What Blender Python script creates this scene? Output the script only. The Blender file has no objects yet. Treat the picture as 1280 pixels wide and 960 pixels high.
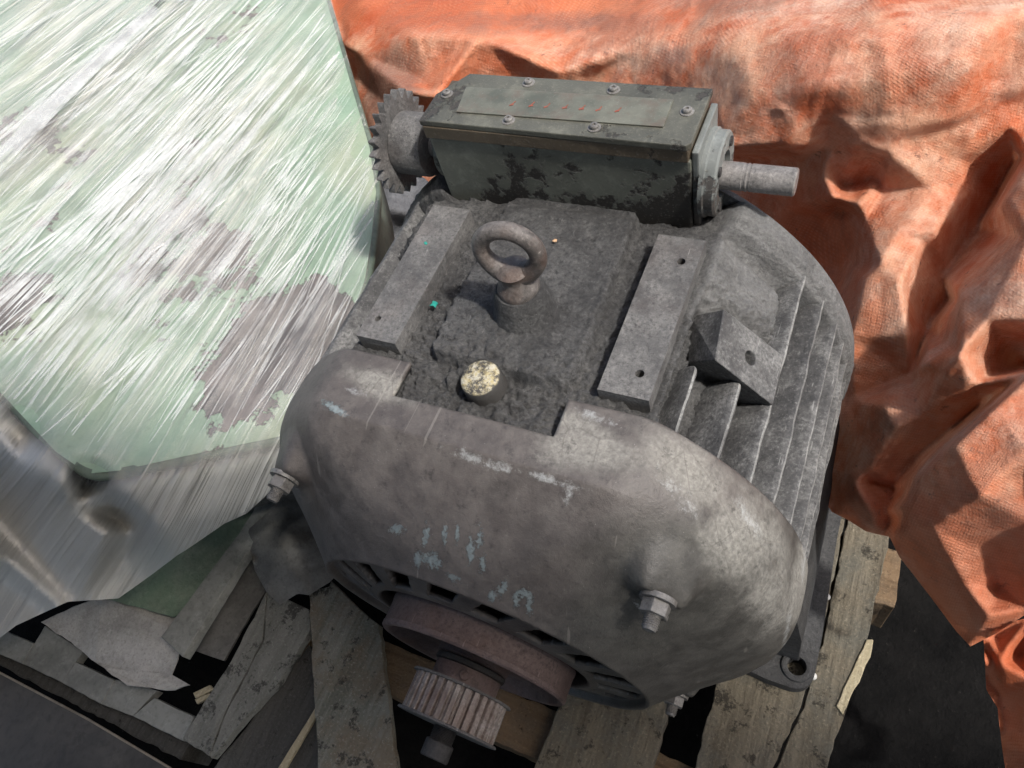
import bpy, bmesh, math, random
import numpy as np
from mathutils import Vector, Matrix
from mathutils.geometry import delaunay_2d_cdt

SC = bpy.context.scene
COL = SC.collection
random.seed(7)
rng = np.random.default_rng(7)
PI = math.pi

# ------------------------------------------------------------------ camera, sky, sun, exposure
# all lengths below are millimetres in the motor's own frame:
#   x = to the right along the gearbox, y = back along the shaft, z = up (0 = mounting rails)
FLOOR = -545.0
def W(p):
    return (p[0] * .001, p[1] * .001, (p[2] - FLOOR) * .001)

CP = np.array([206.9, -215.3, 399.75])
CR = np.array([[0.9014977785, 0.3745998368, -0.2167411302],
               [0.2089338283, -0.8152841562, -0.5400540714],
               [-0.3790097765, 0.4415729916, -0.8132434337]])
CF = 932.18
cam = bpy.data.cameras.new('camera')
cam.sensor_width = 36.0
cam.lens = CF / 1280.0 * 36.0
cam.clip_start = .01
cam.clip_end = 200.0
camo = bpy.data.objects.new('camera', cam)
COL.objects.link(camo)
m3 = Matrix((CR[0], -CR[1], -CR[2])).transposed()
camo.matrix_world = Matrix.Translation(W(CP)) @ m3.to_4x4()
SC.camera = camo

SUN_DIR = Vector((0.66, -0.10, 1.0)).normalized()      # towards the sun
world = bpy.data.worlds.new('World')
SC.world = world
world.use_nodes = True
wn = world.node_tree
for n in list(wn.nodes):
    wn.nodes.remove(n)
wo = wn.nodes.new('ShaderNodeOutputWorld')
wb = wn.nodes.new('ShaderNodeBackground')
ws = wn.nodes.new('ShaderNodeTexSky')
ws.sky_type = 'NISHITA'
ws.sun_disc = False
ws.sun_elevation = math.asin(SUN_DIR.z)
ws.sun_rotation = math.atan2(SUN_DIR.x, SUN_DIR.y)
ws.air_density = 1.0
ws.dust_density = 5.0
ws.ozone_density = 1.0
wb.inputs[1].default_value = 0.15
wn.links.new(ws.outputs[0], wb.inputs[0])
wn.links.new(wb.outputs[0], wo.inputs[0])
sun = bpy.data.lights.new('sun', 'SUN')
sun.energy = 2.95
sun.angle = math.radians(3.0)
sun.color = (1.0, .965, .93)
suno = bpy.data.objects.new('sun', sun)
COL.objects.link(suno)
suno.location = (1, 1, 4)
suno.rotation_euler = SUN_DIR.to_track_quat('Z', 'Y').to_euler()
SC.view_settings.view_transform = 'Standard'
SC.view_settings.look = 'None'
SC.view_settings.gamma = 1.0
SC.view_settings.use_curve_mapping = False
SC.view_settings.exposure = 0.54

# ------------------------------------------------------------------ maths helpers
def at(u, v, z):
    """point of height z (mm) seen at photo position u, v"""
    u = np.asarray(u, float); v = np.asarray(v, float); z = np.asarray(z, float)
    d = ((u - 640) / CF)[..., None] * CR[0] + ((v - 480) / CF)[..., None] * CR[1] + CR[2]
    s = (z - CP[2]) / d[..., 2]
    return CP + s[..., None] * d

def pix(P):
    P = np.asarray(P, float)
    q = (P - CP) @ CR.T
    return 640 + CF * q[..., 0] / q[..., 2], 480 + CF * q[..., 1] / q[..., 2]

def vnoise(p, seed=0):
    p = np.asarray(p, float)
    i = np.floor(p).astype(np.int64)
    f = p - i
    f = f * f * (3 - 2 * f)
    def h(a, b, c):
        n = (a * 374761393 + b * 668265263 + c * 2147483647 + seed * 1274126177) & 0xffffffff
        n = ((n ^ (n >> 13)) * 1274126177) & 0xffffffff
        n = n ^ (n >> 16)
        return (n & 0xffff) / 65535.0
    x, y, z = i[..., 0], i[..., 1], i[..., 2]
    r = 0
    for dx in (0, 1):
        wx = f[..., 0] if dx else 1 - f[..., 0]
        for dy in (0, 1):
            wy = f[..., 1] if dy else 1 - f[..., 1]
            for dz in (0, 1):
                wz = f[..., 2] if dz else 1 - f[..., 2]
                r = r + wx * wy * wz * h(x + dx, y + dy, z + dz)
    return r * 2 - 1

def fbm(p, scale, octv=4, seed=0, rough=.5):
    p = np.asarray(p, float) / scale
    a, s, t = 1.0, 0, 0
    for k in range(octv):
        s = s + a * vnoise(p * 2 ** k + 17.3 * k, seed + k)
        t += a
        a *= rough
    return s / t

def ridged(p, scale, octv=3, seed=0):
    p = np.asarray(p, float) / scale
    a, s, t = 1.0, 0, 0
    for k in range(octv):
        s = s + a * (1 - np.abs(vnoise(p * 2 ** k + 7.7 * k, seed + k)) * 2)
        t += a
        a *= .5
    return s / t

def sstep(a, b, x):
    t = np.clip((x - a) / (b - a), 0, 1)
    return t * t * (3 - 2 * t)

def smin(a, b, k):
    h = np.clip(.5 + .5 * (b - a) / k, 0, 1)
    return b * (1 - h) + a * h - k * h * (1 - h)

# ------------------------------------------------------------------ object helpers
def tag(o, label=None, cat=None, group=None, kind=None):
    if label: o['label'] = label
    if cat: o['category'] = cat
    if group: o['group'] = group
    if kind: o['kind'] = kind
    return o

ROOT = {}
def empty(name, base, label, cat, group=None):
    o = bpy.data.objects.new(name, None)
    o.empty_display_size = .02
    COL.objects.link(o)
    o.location = W(base)
    ROOT[o] = Vector(W(base))
    return tag(o, label, cat, group)

def origin_of(parent):
    while parent is not None:
        if parent in ROOT: return ROOT[parent]
        parent = parent.parent
    return Vector((0, 0, 0))

def link(name, me, mat, parent=None):
    """me holds vertices in mm of the motor frame -> world metres, origin at the thing's base"""
    n = len(me.vertices)
    co = np.empty(n * 3); me.vertices.foreach_get('co', co); co = co.reshape(-1, 3)
    co = (co - np.array([0, 0, FLOOR])) * .001
    if parent is not None:
        org = np.array(origin_of(parent))
    else:
        org = np.array([(co[:, 0].min() + co[:, 0].max()) / 2, (co[:, 1].min() + co[:, 1].max()) / 2, co[:, 2].min()])
    me.vertices.foreach_set('co', (co - org).ravel())
    me.update()
    o = bpy.data.objects.new(name, me)
    if mat is not None: me.materials.append(mat)
    COL.objects.link(o)
    if parent is not None:
        o.parent = parent
    else:
        o.location = org
        ROOT[o] = Vector(org)
    return o

def build(name, bm, mat, parent=None, smooth=False, angle=None):
    me = bpy.data.meshes.new(name)
    bmesh.ops.recalc_face_normals(bm, faces=bm.faces)
    bm.to_mesh(me); bm.free()
    o = link(name, me, mat, parent)
    if smooth:
        me.polygons.foreach_set('use_smooth', [True] * len(me.polygons))
        if angle is not None:
            me.set_sharp_from_angle(angle=math.radians(angle))
    return o

def gridmesh(name, P, mat, parent=None, wrapu=False, keep=None, smooth=True, attrs=None, uv=None, flip=False):
    """P (n, m, 3) grid; keep (n-1|n, m-1) bool of faces"""
    n, m = P.shape[:2]
    idx = np.arange(n * m).reshape(n, m)
    if wrapu:
        a = idx; b = np.roll(idx, -1, 0)
        q = np.stack([a[:, :-1], b[:, :-1], b[:, 1:], a[:, 1:]], -1)
    else:
        q = np.stack([idx[:-1, :-1], idx[1:, :-1], idx[1:, 1:], idx[:-1, 1:]], -1)
    if flip: q = q[..., ::-1]
    if keep is not None: q = q[keep]
    q = q.reshape(-1, 4)
    used = np.zeros(n * m, bool); used[q.ravel()] = True
    mp = np.cumsum(used) - 1
    V = P.reshape(-1, 3)[used]; q = mp[q]
    me = bpy.data.meshes.new(name)
    me.vertices.add(len(V)); me.vertices.foreach_set('co', V.ravel())
    me.loops.add(q.size); me.loops.foreach_set('vertex_index', q.ravel().astype(np.int32))
    me.polygons.add(len(q))
    me.polygons.foreach_set('loop_start', np.arange(0, q.size, 4, dtype=np.int32))
    if smooth: me.polygons.foreach_set('use_smooth', np.ones(len(q), bool))
    me.update(calc_edges=True); me.validate()
    for k, a in (attrs or {}).items():
        at_ = me.attributes.new(k, 'FLOAT', 'POINT')
        at_.data.foreach_set('value', a.reshape(-1)[used].astype(np.float32))
    if uv is not None:
        U = uv.reshape(-1, 2)[used]
        l = me.uv_layers.new(name='UVMap')
        l.data.foreach_set('uv', U[q.ravel()].ravel().astype(np.float32))
    return link(name, me, mat, parent)

def bx(bm, x0, x1, y0, y1, z0, z1, bevel=0, seg=2, M=None):
    r = bmesh.ops.create_cube(bm, size=1)
    vs = r['verts']
    for v in vs:
        v.co = Vector(((x0 + x1) / 2 + v.co.x * (x1 - x0), (y0 + y1) / 2 + v.co.y * (y1 - y0), (z0 + z1) / 2 + v.co.z * (z1 - z0)))
    if bevel:
        ed = list({e for v in vs for e in v.link_edges})
        rr = bmesh.ops.bevel(bm, geom=ed, offset=bevel, segments=seg, affect='EDGES', profile=.6)
        vs = [v for v in rr['verts']]
        vs = list({v for f in rr['faces'] for v in f.verts} | {v for v in vs if v.is_valid})
    if M is not None:
        bmesh.ops.transform(bm, matrix=M, verts=vs)
    return bm

def box(*a, **k):
    return bx(bmesh.new(), *a, **k)

def frame(c, axis, up=None):
    """matrix whose local z is the axis direction, origin c"""
    z = Vector(axis).normalized()
    x = Vector(up) if up else (Vector((0, 0, 1)) if abs(z.z) < .9 else Vector((1, 0, 0)))
    x = (x - z * x.dot(z)).normalized()
    y = z.cross(x)
    M = Matrix((x, y, z)).transposed().to_4x4()
    M.translation = Vector(c)
    return M

def lathe(bm, prof, M, n=48, closed=False, caps=True):
    """prof list of (r, h) about local z of M"""
    rings = []
    for r, h in prof:
        rings.append([bm.verts.new(M @ Vector((r * math.cos(2 * PI * k / n), r * math.sin(2 * PI * k / n), h))) for k in range(n)])
    L = len(rings)
    for i in range(L if closed else L - 1):
        A, B = rings[i], rings[(i + 1) % L]
        for k in range(n):
            bm.faces.new((A[k], A[(k + 1) % n], B[(k + 1) % n], B[k]))
    if caps and not closed:
        bm.faces.new(rings[0][::-1]); bm.faces.new(rings[-1])
    return bm

def prism(bm, pts, z0, z1, M=None, bevel=0):
    """polygon pts (x,y) from z0 to z1 in the frame M"""
    M = M or Matrix.Identity(4)
    a = [bm.verts.new(M @ Vector((p[0], p[1], z0))) for p in pts]
    b = [bm.verts.new(M @ Vector((p[0], p[1], z1))) for p in pts]
    n = len(pts)
    fs = [bm.faces.new(a[::-1]), bm.faces.new(b)]
    for i in range(n):
        fs.append(bm.faces.new((a[i], a[(i + 1) % n], b[(i + 1) % n], b[i])))
    if bevel:
        ed = list({e for f in fs for e in f.edges})
        bmesh.ops.bevel(bm, geom=ed, offset=bevel, segments=2, affect='EDGES', profile=.6)
    return bm

def tube(bm, path, rad, n=10, caps=True):
    path = [Vector(p) for p in path]
    rings = []
    up = Vector((0.13, .31, .94))
    for i, p in enumerate(path):
        d = (path[min(i + 1, len(path) - 1)] - path[max(i - 1, 0)]).normalized()
        x = (up - d * up.dot(d)).normalized(); y = d.cross(x)
        r = rad[i] if hasattr(rad, '__len__') else rad
        rings.append([bm.verts.new(p + x * r * math.cos(2 * PI * k / n) + y * r * math.sin(2 * PI * k / n)) for k in range(n)])
    for A, B in zip(rings, rings[1:]):
        for k in range(n):
            bm.faces.new((A[k], A[(k + 1) % n], B[(k + 1) % n], B[k]))
    if caps:
        bm.faces.new(rings[0][::-1]); bm.faces.new(rings[-1])
    return bm

def cut(o, cutters):
    """boolean difference with throw-away bmeshes (mm frame)"""
    tmp = []
    for cb in cutters:
        me = bpy.data.meshes.new('cut')
        bmesh.ops.recalc_face_normals(cb, faces=cb.faces)
        cb.to_mesh(me); cb.free()
        c = link('cut', me, None, o.parent if o.parent else None)
        if o.parent is None:
            org = np.array(ROOT[c]); c.location = org
        tmp.append(c)
        md = o.modifiers.new('b', 'BOOLEAN'); md.object = c; md.operation = 'DIFFERENCE'; md.solver = 'EXACT'
    bpy.context.view_layer.update()
    dg = bpy.context.evaluated_depsgraph_get()
    me2 = bpy.data.meshes.new_from_object(o.evaluated_get(dg))
    o.modifiers.clear()
    o.data = me2
    for c in tmp:
        ROOT.pop(c, None)
        bpy.data.objects.remove(c)
    return o

# ------------------------------------------------------------------ material helper
class Mt:
    def __init__(s, name):
        s.m = bpy.data.materials.new(name); s.m.use_nodes = True
        s.t = s.m.node_tree
        s.N = s.t.nodes; s.L = s.t.links
        s.b = s.N['Principled BSDF']
        s.o = s.N['Material Output']
        tc = s.N.new('ShaderNodeTexCoord'); s.obj = tc.outputs['Object']; s.uv = tc.outputs['UV']
    def mapping(s, v, scale=(1, 1, 1), rot=(0, 0, 0), loc=(0, 0, 0)):
        n = s.N.new('ShaderNodeMapping'); s.L.new(v, n.inputs[0])
        n.inputs['Scale'].default_value = scale; n.inputs['Rotation'].default_value = rot; n.inputs['Location'].default_value = loc
        return n.outputs[0]
    def noise(s, scale, detail=5, rough=.55, dist=0, v=None, off=0.0):
        n = s.N.new('ShaderNodeTexNoise')
        vv = v or s.obj
        if off: vv = s.mapping(vv, loc=(off, off * 1.7, off * .6))
        s.L.new(vv, n.inputs['Vector'])
        n.inputs['Scale'].default_value = scale; n.inputs['Detail'].default_value = detail
        n.inputs['Roughness'].default_value = rough; n.inputs['Distortion'].default_value = dist
        return n.outputs[0]
    def vor(s, scale, v=None, feat='F1', rand=1):
        n = s.N.new('ShaderNodeTexVoronoi'); n.feature = feat
        s.L.new(v or s.obj, n.inputs['Vector']); n.inputs['Scale'].default_value = scale
        n.inputs['Randomness'].default_value = rand
        return n.outputs[0]
    def wave(s, scale, v=None, dist=0, dscale=1, direction='X', det=2):
        n = s.N.new('ShaderNodeTexWave'); n.bands_direction = direction
        s.L.new(v or s.obj, n.inputs['Vector']); n.inputs['Scale'].default_value = scale
        n.inputs['Distortion'].default_value = dist; n.inputs['Detail Scale'].default_value = dscale; n.inputs['Detail'].default_value = det
        return n.outputs[1]
    def attr(s, name):
        n = s.N.new('ShaderNodeAttribute'); n.attribute_name = name
        return n.outputs['Fac']
    def _in(s, sock, v):
        if isinstance(v, (int, float)): sock.default_value = v
        elif isinstance(v, tuple): sock.default_value = v if len(v) == 4 or sock.type == 'VECTOR' else (*v, 1)
        else: s.L.new(v, sock)
    def ramp(s, f, a=0.0, b=1.0, lo=0.0, hi=1.0, smooth=False):
        n = s.N.new('ShaderNodeMapRange'); n.interpolation_type = 'SMOOTHSTEP' if smooth else 'LINEAR'
        s._in(n.inputs[0], f)
        for i, x in enumerate((a, b, lo, hi)): n.inputs[i + 1].default_value = x
        return n.outputs[0]
    def math(s, op, a, b=0.0):
        n = s.N.new('ShaderNodeMath'); n.operation = op
        s._in(n.inputs[0], a); s._in(n.inputs[1], b)
        return n.outputs[0]
    def mul(s, a, b): return s.math('MULTIPLY', a, b)
    def add(s, a, b): return s.math('ADD', a, b)
    def mix(s, f, a, b, mode='MIX'):
        n = s.N.new('ShaderNodeMix'); n.data_type = 'RGBA'; n.blend_type = mode
        s._in(n.inputs[0], f); s._in(n.inputs[6], a); s._in(n.inputs[7], b)
        return n.outputs[2]
    def sep(s, v):
        n = s.N.new('ShaderNodeSeparateXYZ'); s.L.new(v, n.inputs[0]); return n.outputs
    def bump(s, h, dist=.001, strength=1.0, normal=None):
        n = s.N.new('ShaderNodeBump'); s._in(n.inputs['Height'], h)
        n.inputs['Distance'].default_value = dist; n.inputs['Strength'].default_value = strength
        if normal is not None: s.L.new(normal, n.inputs['Normal'])
        return n.outputs[0]
    def facing_up(s):
        g = s.N.new('ShaderNodeNewGeometry')
        return s.sep(g.outputs['Normal'])[2]
    def pointy(s):
        g = s.N.new('ShaderNodeNewGeometry'); return g.outputs['Pointiness']
    def fin(s, color, rough=.7, normal=None, metal=0.0, spec=.5):
        s._in(s.b.inputs['Base Color'], color); s._in(s.b.inputs['Roughness'], rough)
        s._in(s.b.inputs['Metallic'], metal); s.b.inputs['Specular IOR Level'].default_value = spec
        if normal is not None: s.L.new(normal, s.b.inputs['Normal'])
        return s.m

# greasy, dust-caked cast iron; `dust` raises the pale dust on it
def iron(name, dark, mid, pale, pale_amt=.5, clump=.0012, rough=.75, scratch=.3, brown=0.0, grit_amt=.35):
    t = Mt(name)
    big = t.noise(14, 4, .6); med = t.noise(60, 6, .65); fine = t.noise(420, 5, .7); vf = t.noise(1500, 2, .6)
    c = t.mix(t.ramp(big, .35, .68), dark, mid)
    c = t.mix(t.ramp(med, .38, .7, 0, .75), c, mid)
    pl = t.mul(t.ramp(t.add(t.mul(big, .5), t.mul(med, .6)), .50, .72, 0, 1), t.ramp(fine, .40, .62, .25, 1))
    c = t.mix(t.mul(pl, pale_amt), c, pale)
    c = t.mix(t.ramp(fine, .55, .75, 0, .45), c, pale)
    c = t.mix(t.ramp(fine, .46, .28, 0, .7), c, tuple(x * .35 for x in dark))
    grit = t.noise(150, 9, .78, off=4.7)
    c = t.mix(t.ramp(grit, .48, .36, 0, grit_amt * 1.6), c, tuple(x * .45 for x in dark))
    c = t.mix(t.ramp(grit, .56, .70, 0, grit_amt * 1.2), c, pale)
    if brown:
        c = t.mix(t.ramp(t.noise(26, 4, .6, off=3.1), .5, .66, 0, brown), c, (.11, .062, .042))
    ck = t.mul(t.attr('caked'), t.ramp(t.noise(26, 8, .68, off=8.), .32, .52, .35, 1))
    c = t.mix(t.mul(ck, .8), c, t.mix(t.ramp(fine, .35, .65), (.19, .19, .185), (.29, .29, .28)))
    # fine scratches
    sv = t.mapping(t.obj, scale=(1, .08, 1), rot=(0, .3, .5))
    sc = t.ramp(t.noise(420, 2, .5, v=sv), .70, .74, 0, scratch)
    c = t.mix(sc, c, tuple(min(1, x * 1.5) for x in pale))
    h = t.add(t.add(t.mul(med, .9), t.mul(grit, 1.5)), t.add(t.mul(fine, .5), t.mul(vf, .12)))
    return t.fin(c, t.ramp(med, .3, .7, rough - .18, rough + .12), t.bump(h, clump, 1.0), spec=.45)

def attr_paint(base):  # placeholder kept simple
    return base

# ---- materials
M = {}
M['grime'] = iron('grime_caked_iron', (.048, .047, .046), (.088, .087, .085), (.22, .218, .21), .5, .0034, .8, .3, 0, .45)
M['iron'] = iron('grey_cast_iron', (.062, .060, .058), (.115, .112, .108), (.27, .265, .25), .6, .0010, .66, .5, .1, .15)
M['fin'] = iron('dusty_fin_iron', (.045, .045, .045), (.095, .094, .092), (.33, .33, .315), .6, .0009, .7, .3)
M['dark2'] = iron('dark_foot_iron', (.028, .028, .028), (.05, .05, .05), (.13, .13, .125), .4, .0012, .75, .3)
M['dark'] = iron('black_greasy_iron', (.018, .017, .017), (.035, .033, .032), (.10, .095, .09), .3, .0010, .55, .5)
M['steel'] = iron('worn_steel', (.10, .095, .09), (.19, .18, .17), (.42, .40, .38), .5, .0004, .45, .5)
M['ring'] = iron('rubbed_brown_steel', (.06, .054, .05), (.14, .125, .115), (.34, .31, .28), .5, .0006, .45, .4, .5)
M['rust'] = iron('rusty_brown_iron', (.07, .048, .044), (.13, .093, .085), (.21, .165, .155), .45, .0008, .6, .4, .6)

def pale_flat(name, c1, c2, scale=40, rough=.6, bump=.0005):
    t = Mt(name)
    a = t.noise(scale, 5, .6); b = t.noise(scale * 12, 4, .6)
    c = t.mix(t.ramp(a, .35, .65), c1, c2)
    c = t.mix(t.ramp(b, .5, .7, 0, .5), c, tuple(x * .5 for x in c1))
    g = t.noise(scale * .5, 7, .75, off=2.)
    c = t.mix(t.ramp(g, .46, .62, 0, .6), c, tuple(x * .45 for x in c1))
    c = t.mix(t.ramp(t.noise(scale * 3, 7, .8, off=5.), .55, .7, 0, .5), c, tuple(min(1, x * 1.5) for x in c2))
    return t.fin(c, rough, t.bump(t.add(a, t.mul(b, .5)), bump * 2))

def mk_cowl():
    t = Mt('brown_grey_cowl_paint')
    big = t.noise(9, 4, .6); med = t.noise(45, 7, .68); fine = t.noise(330, 5, .65); vf = t.noise(1400, 3, .6)
    c = t.mix(t.ramp(big, .35, .65), (.058, .050, .045), (.092, .080, .073))
    c = t.mix(t.ramp(med, .40, .64, 0, .75), c, (.135, .12, .108))
    c = t.mix(t.ramp(t.noise(20, 5, .6, off=5.0), .52, .70, 0, .55), c, (.055, .05, .045))
    c = t.mix(t.mul(t.ramp(t.add(t.attr('olive'), t.mul(t.math('SUBTRACT', big, .5), 1.2)), .3, .8), .7), c, t.mix(t.ramp(med, .4, .65), (.050, .051, .045), (.085, .085, .074)))
    # pale caked dust where it lies
    d = t.attr('dust')
    dn = t.add(t.mul(t.math('SUBTRACT', t.noise(13, 10, .66), .5), 2.0), t.mul(t.math('SUBTRACT', t.noise(190, 5, .7), .5), .25))
    dm = t.math('MINIMUM', t.mul(t.ramp(t.add(d, dn), .22, .78, smooth=True), t.ramp(fine, .25, .6, .65, 1)), 1.0)
    c = t.mix(t.mul(dm, .72), c, t.mix(t.ramp(fine, .35, .65), (.20, .193, .17), (.32, .31, .275)))
    crk = t.ramp(t.vor(38, v=None, feat='DISTANCE_TO_EDGE'), 0, .02, .6, 0)
    c = t.mix(t.mul(crk, dm), c, (.10, .092, .08))
    fl = t.noise(120, 9, .82, off=3.3)
    c = t.mix(t.ramp(fl, .55, .68, 0, .35), c, (.17, .155, .14))
    c = t.mix(t.ramp(fl, .46, .36, 0, .6), c, (.03, .027, .025))
    # whitish scrapes
    e = t.attr('scrape')
    em = t.ramp(t.add(e, t.mul(t.math('SUBTRACT', t.noise(90, 10, .85, off=2.), .5), 2.4)), .46, .80)
    c = t.mix(t.mul(em, .8), c, (.36, .37, .36))
    # blue-grey paint runs
    p = t.attr('paint')
    pm = t.mul(t.ramp(t.add(p, t.mul(t.math('SUBTRACT', t.noise(300, 7, .8, off=7.), .5), 2.8)), .55, .72), t.ramp(fine, .3, .6, .55, 1))
    c = t.mix(t.mul(pm, .9), c, (.20, .245, .25))
    # scratches
    for rz, ry, th in ((.35, .2, .735), (1.25, .6, .74), (-.6, .9, .745)):
        sv = t.mapping(t.obj, scale=(1, .012, .12), rot=(.2, ry, rz))
        sc = t.ramp(t.noise(160, 2, .5, v=sv), th, th + .012, 0, .28)
        c = t.mix(sc, c, (.30, .28, .25))
    sp = t.ramp(t.noise(700, 2, .5, off=9.), .74, .78, 0, .7)
    c = t.mix(sp, c, (.30, .29, .27))
    h = t.add(t.mul(med, 1.0), t.add(t.mul(fine, .55), t.mul(vf, .2)))
    h = t.add(h, t.add(t.mul(pm, .5), t.mul(dm, .3)))
    return t.fin(c, t.add(t.ramp(med, .3, .7, .40, .60), t.mul(dm, .25)), t.bump(h, .0008, 1.0), spec=.5)
M['cowl'] = mk_cowl()

def mk_gearbox(name, green, chip, amt):
    t = Mt(name)
    big = t.noise(16, 5, .6); med = t.noise(70, 7, .7); fine = t.noise(500, 4, .6)
    c = t.mix(t.ramp(big, .35, .62), green, tuple(x * .62 for x in green))
    c = t.mix(t.ramp(med, .5, .72, 0, .6), c, tuple(x * 2.0 for x in green))
    zz_ = t.ramp(t.sep(t.obj)[2], .395, .455, .075 if 'box' in name else 0, -.035 if 'box' in name else 0)
    k = t.ramp(t.add(t.add(t.mul(big, .55), t.mul(med, .5)), zz_), amt, amt + .035)
    c = t.mix(k, c, chip)
    c = t.mix(t.ramp(fine, .58, .72, 0, .5), c, (.21, .20, .17))
    h = t.add(t.mul(k, -1.2), t.add(t.mul(med, .5), t.mul(fine, .35)))
    return t.fin(c, t.ramp(med, .3, .7, .35, .62), t.bump(h, .0007), spec=.5)
M['box'] = mk_gearbox('dull_green_box_paint', (.125, .132, .108), (.024, .022, .019), .525)
M['cover'] = mk_gearbox('dull_green_cover_paint', (.098, .098, .078), (.045, .04, .033), .565)
M['boxend'] = mk_gearbox('pale_grey_green_end_paint', (.185, .20, .19), (.06, .055, .05), .55)
M['gasket'] = mk_gearbox('brown_gasket_strip', (.10, .078, .052), (.04, .033, .025), .57)
def mk_window():
    t = Mt('cloudy_nameplate_window')
    a = t.noise(45, 5, .6); f = t.noise(600, 3, .6)
    x = t.sep(t.obj)[0]
    c = t.mix(t.ramp(a, .35, .65), (.085, .09, .07), (.15, .152, .12))
    c = t.mix(t.ramp(t.noise(60, 6, .7, off=4), .48, .66, 0, .7), c, (.12, .085, .065))
    c = t.mix(t.ramp(f, .6, .75, 0, .5), c, (.28, .27, .23))
    return t.fin(c, .28, t.bump(a, .0004), spec=.5)
M['window'] = mk_window()
M['redmark'] = pale_flat('faded_red_lettering', (.34, .07, .04), (.20, .09, .065), 300, .5, .0001)
M['yellow'] = None
def mk_plug():
    t = Mt('chipped_yellow_plug_paint')
    a = t.noise(170, 8, .8)
    c = t.mix(t.ramp(a, .44, .56), (.055, .05, .042), t.mix(t.ramp(t.noise(300, 3, .6), .4, .6), (.42, .35, .18), (.50, .47, .37)))
    u = t.ramp(t.facing_up(), .4, .8)
    c = t.mix(u, (.05, .047, .043), c)
    return t.fin(c, .6, t.bump(a, .0008))
M['plug'] = mk_plug()

def mk_tarp():
    t = Mt('orange_woven_tarp')
    big = t.noise(3.2, 5, .6); med = t.noise(17, 9, .72); fin_ = t.noise(110, 7, .75)
    o1 = (.50, .09, .025); o2 = (.62, .18, .07); dust = (.76, .45, .29); pale = (.84, .68, .53)
    dm = t.attr('dusty')  # dust amount, thinned in places to paint in shade
    c = t.mix(t.ramp(big, .36, .6), o1, o2)
    c = t.mix(t.mul(t.ramp(med, .40, .62, .1, 1.1), dm), c, dust)
    rub = t.noise(34, 9, .8, off=12.)
    c = t.mix(t.mul(t.ramp(rub, .48, .66, 0, .5), dm), c, pale)
    c = t.mix(t.mul(t.mul(t.ramp(t.noise(7, 7, .7, off=1.3), .50, .66), dm), t.ramp(fin_, .35, .6, .3, .8)), c, pale)
    st = t.ramp(t.add(t.attr('stain_shade'), t.mul(t.math('SUBTRACT', med, .5), 1.1)), .3, .7)
    c = t.mix(t.mul(st, .8), c, t.mix(t.ramp(fin_, .35, .65), (.15, .08, .06), (.30, .17, .125)))
    dirt = t.ramp(t.noise(8, 9, .78, off=6.0), .50, .62, 0, .6)
    c = t.mix(dirt, c, (.36, .13, .07))
    sp = t.ramp(t.noise(60, 6, .75, off=2.2), .62, .68, 0, .7)
    c = t.mix(sp, c, (.17, .08, .055))
    # woven tapes
    w1 = t.wave(.078, v=t.uv, dist=1.6, dscale=1.5, direction='X', det=3)
    w2 = t.wave(.083, v=t.uv, dist=1.6, dscale=1.5, direction='Y', det=3)
    wvv = t.add(t.mul(w1, .9), w2)
    wk = t.mul(t.ramp(fin_, .3, .6, .35, 1), t.ramp(t.noise(12, 5, .7, off=9.), .38, .6, .15, 1))
    c = t.mix(t.mul(t.ramp(wvv, .1, 1.2, .28, 0), wk), c, (.40, .115, .055))
    c = t.mix(t.mul(t.ramp(wvv, 1.1, 1.9, 0, .14), wk), c, pale)
    h = t.add(t.mul(t.mul(wvv, wk), .11), t.add(t.mul(med, 2.6), t.mul(fin_, .7)))
    h = t.add(h, t.mul(rub, 1.3))
    m = t.fin(c, t.ramp(med, .3, .7, .42, .62), t.bump(h, .0018, 1.0), spec=.4)
    tr = t.N.new('ShaderNodeBsdfTranslucent'); t.L.new(c, tr.inputs[0])
    mx = t.N.new('ShaderNodeMixShader'); mx.inputs[0].default_value = .10
    t.L.new(t.b.outputs[0], mx.inputs[1]); t.L.new(tr.outputs[0], mx.inputs[2]); t.L.new(mx.outputs[0], t.o.inputs[0])
    return m
M['tarp'] = mk_tarp()

def mk_green():
    t = Mt('peeling_green_paint')
    big = t.noise(9, 10, .72); med = t.noise(22, 6, .65); fine = t.noise(160, 5, .6)
    g = t.mix(t.ramp(med, .35, .65), (.19, .28, .20), (.27, .365, .27))
    g = t.mix(t.ramp(t.noise(7, 3, .5, off=4.4), .52, .7, 0, .5), g, (.34, .34, .23))
    under = t.mix(t.ramp(med, .4, .6), (.075, .065, .068), (.16, .135, .13))
    k = t.ramp(t.add(t.attr('peel_shade'), t.mul(t.math('SUBTRACT', big, .5), 2.4)), .40, .43)
    c = t.mix(k, g, under)
    c = t.mix(t.ramp(fine, .6, .75, 0, .4), c, (.10, .11, .09))
    return t.fin(c, t.ramp(k, 0, 1, .45, .75), t.bump(t.add(t.mul(k, -1.), t.mul(fine, .3)), .001), spec=.45)
M['green'] = mk_green()

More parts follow.
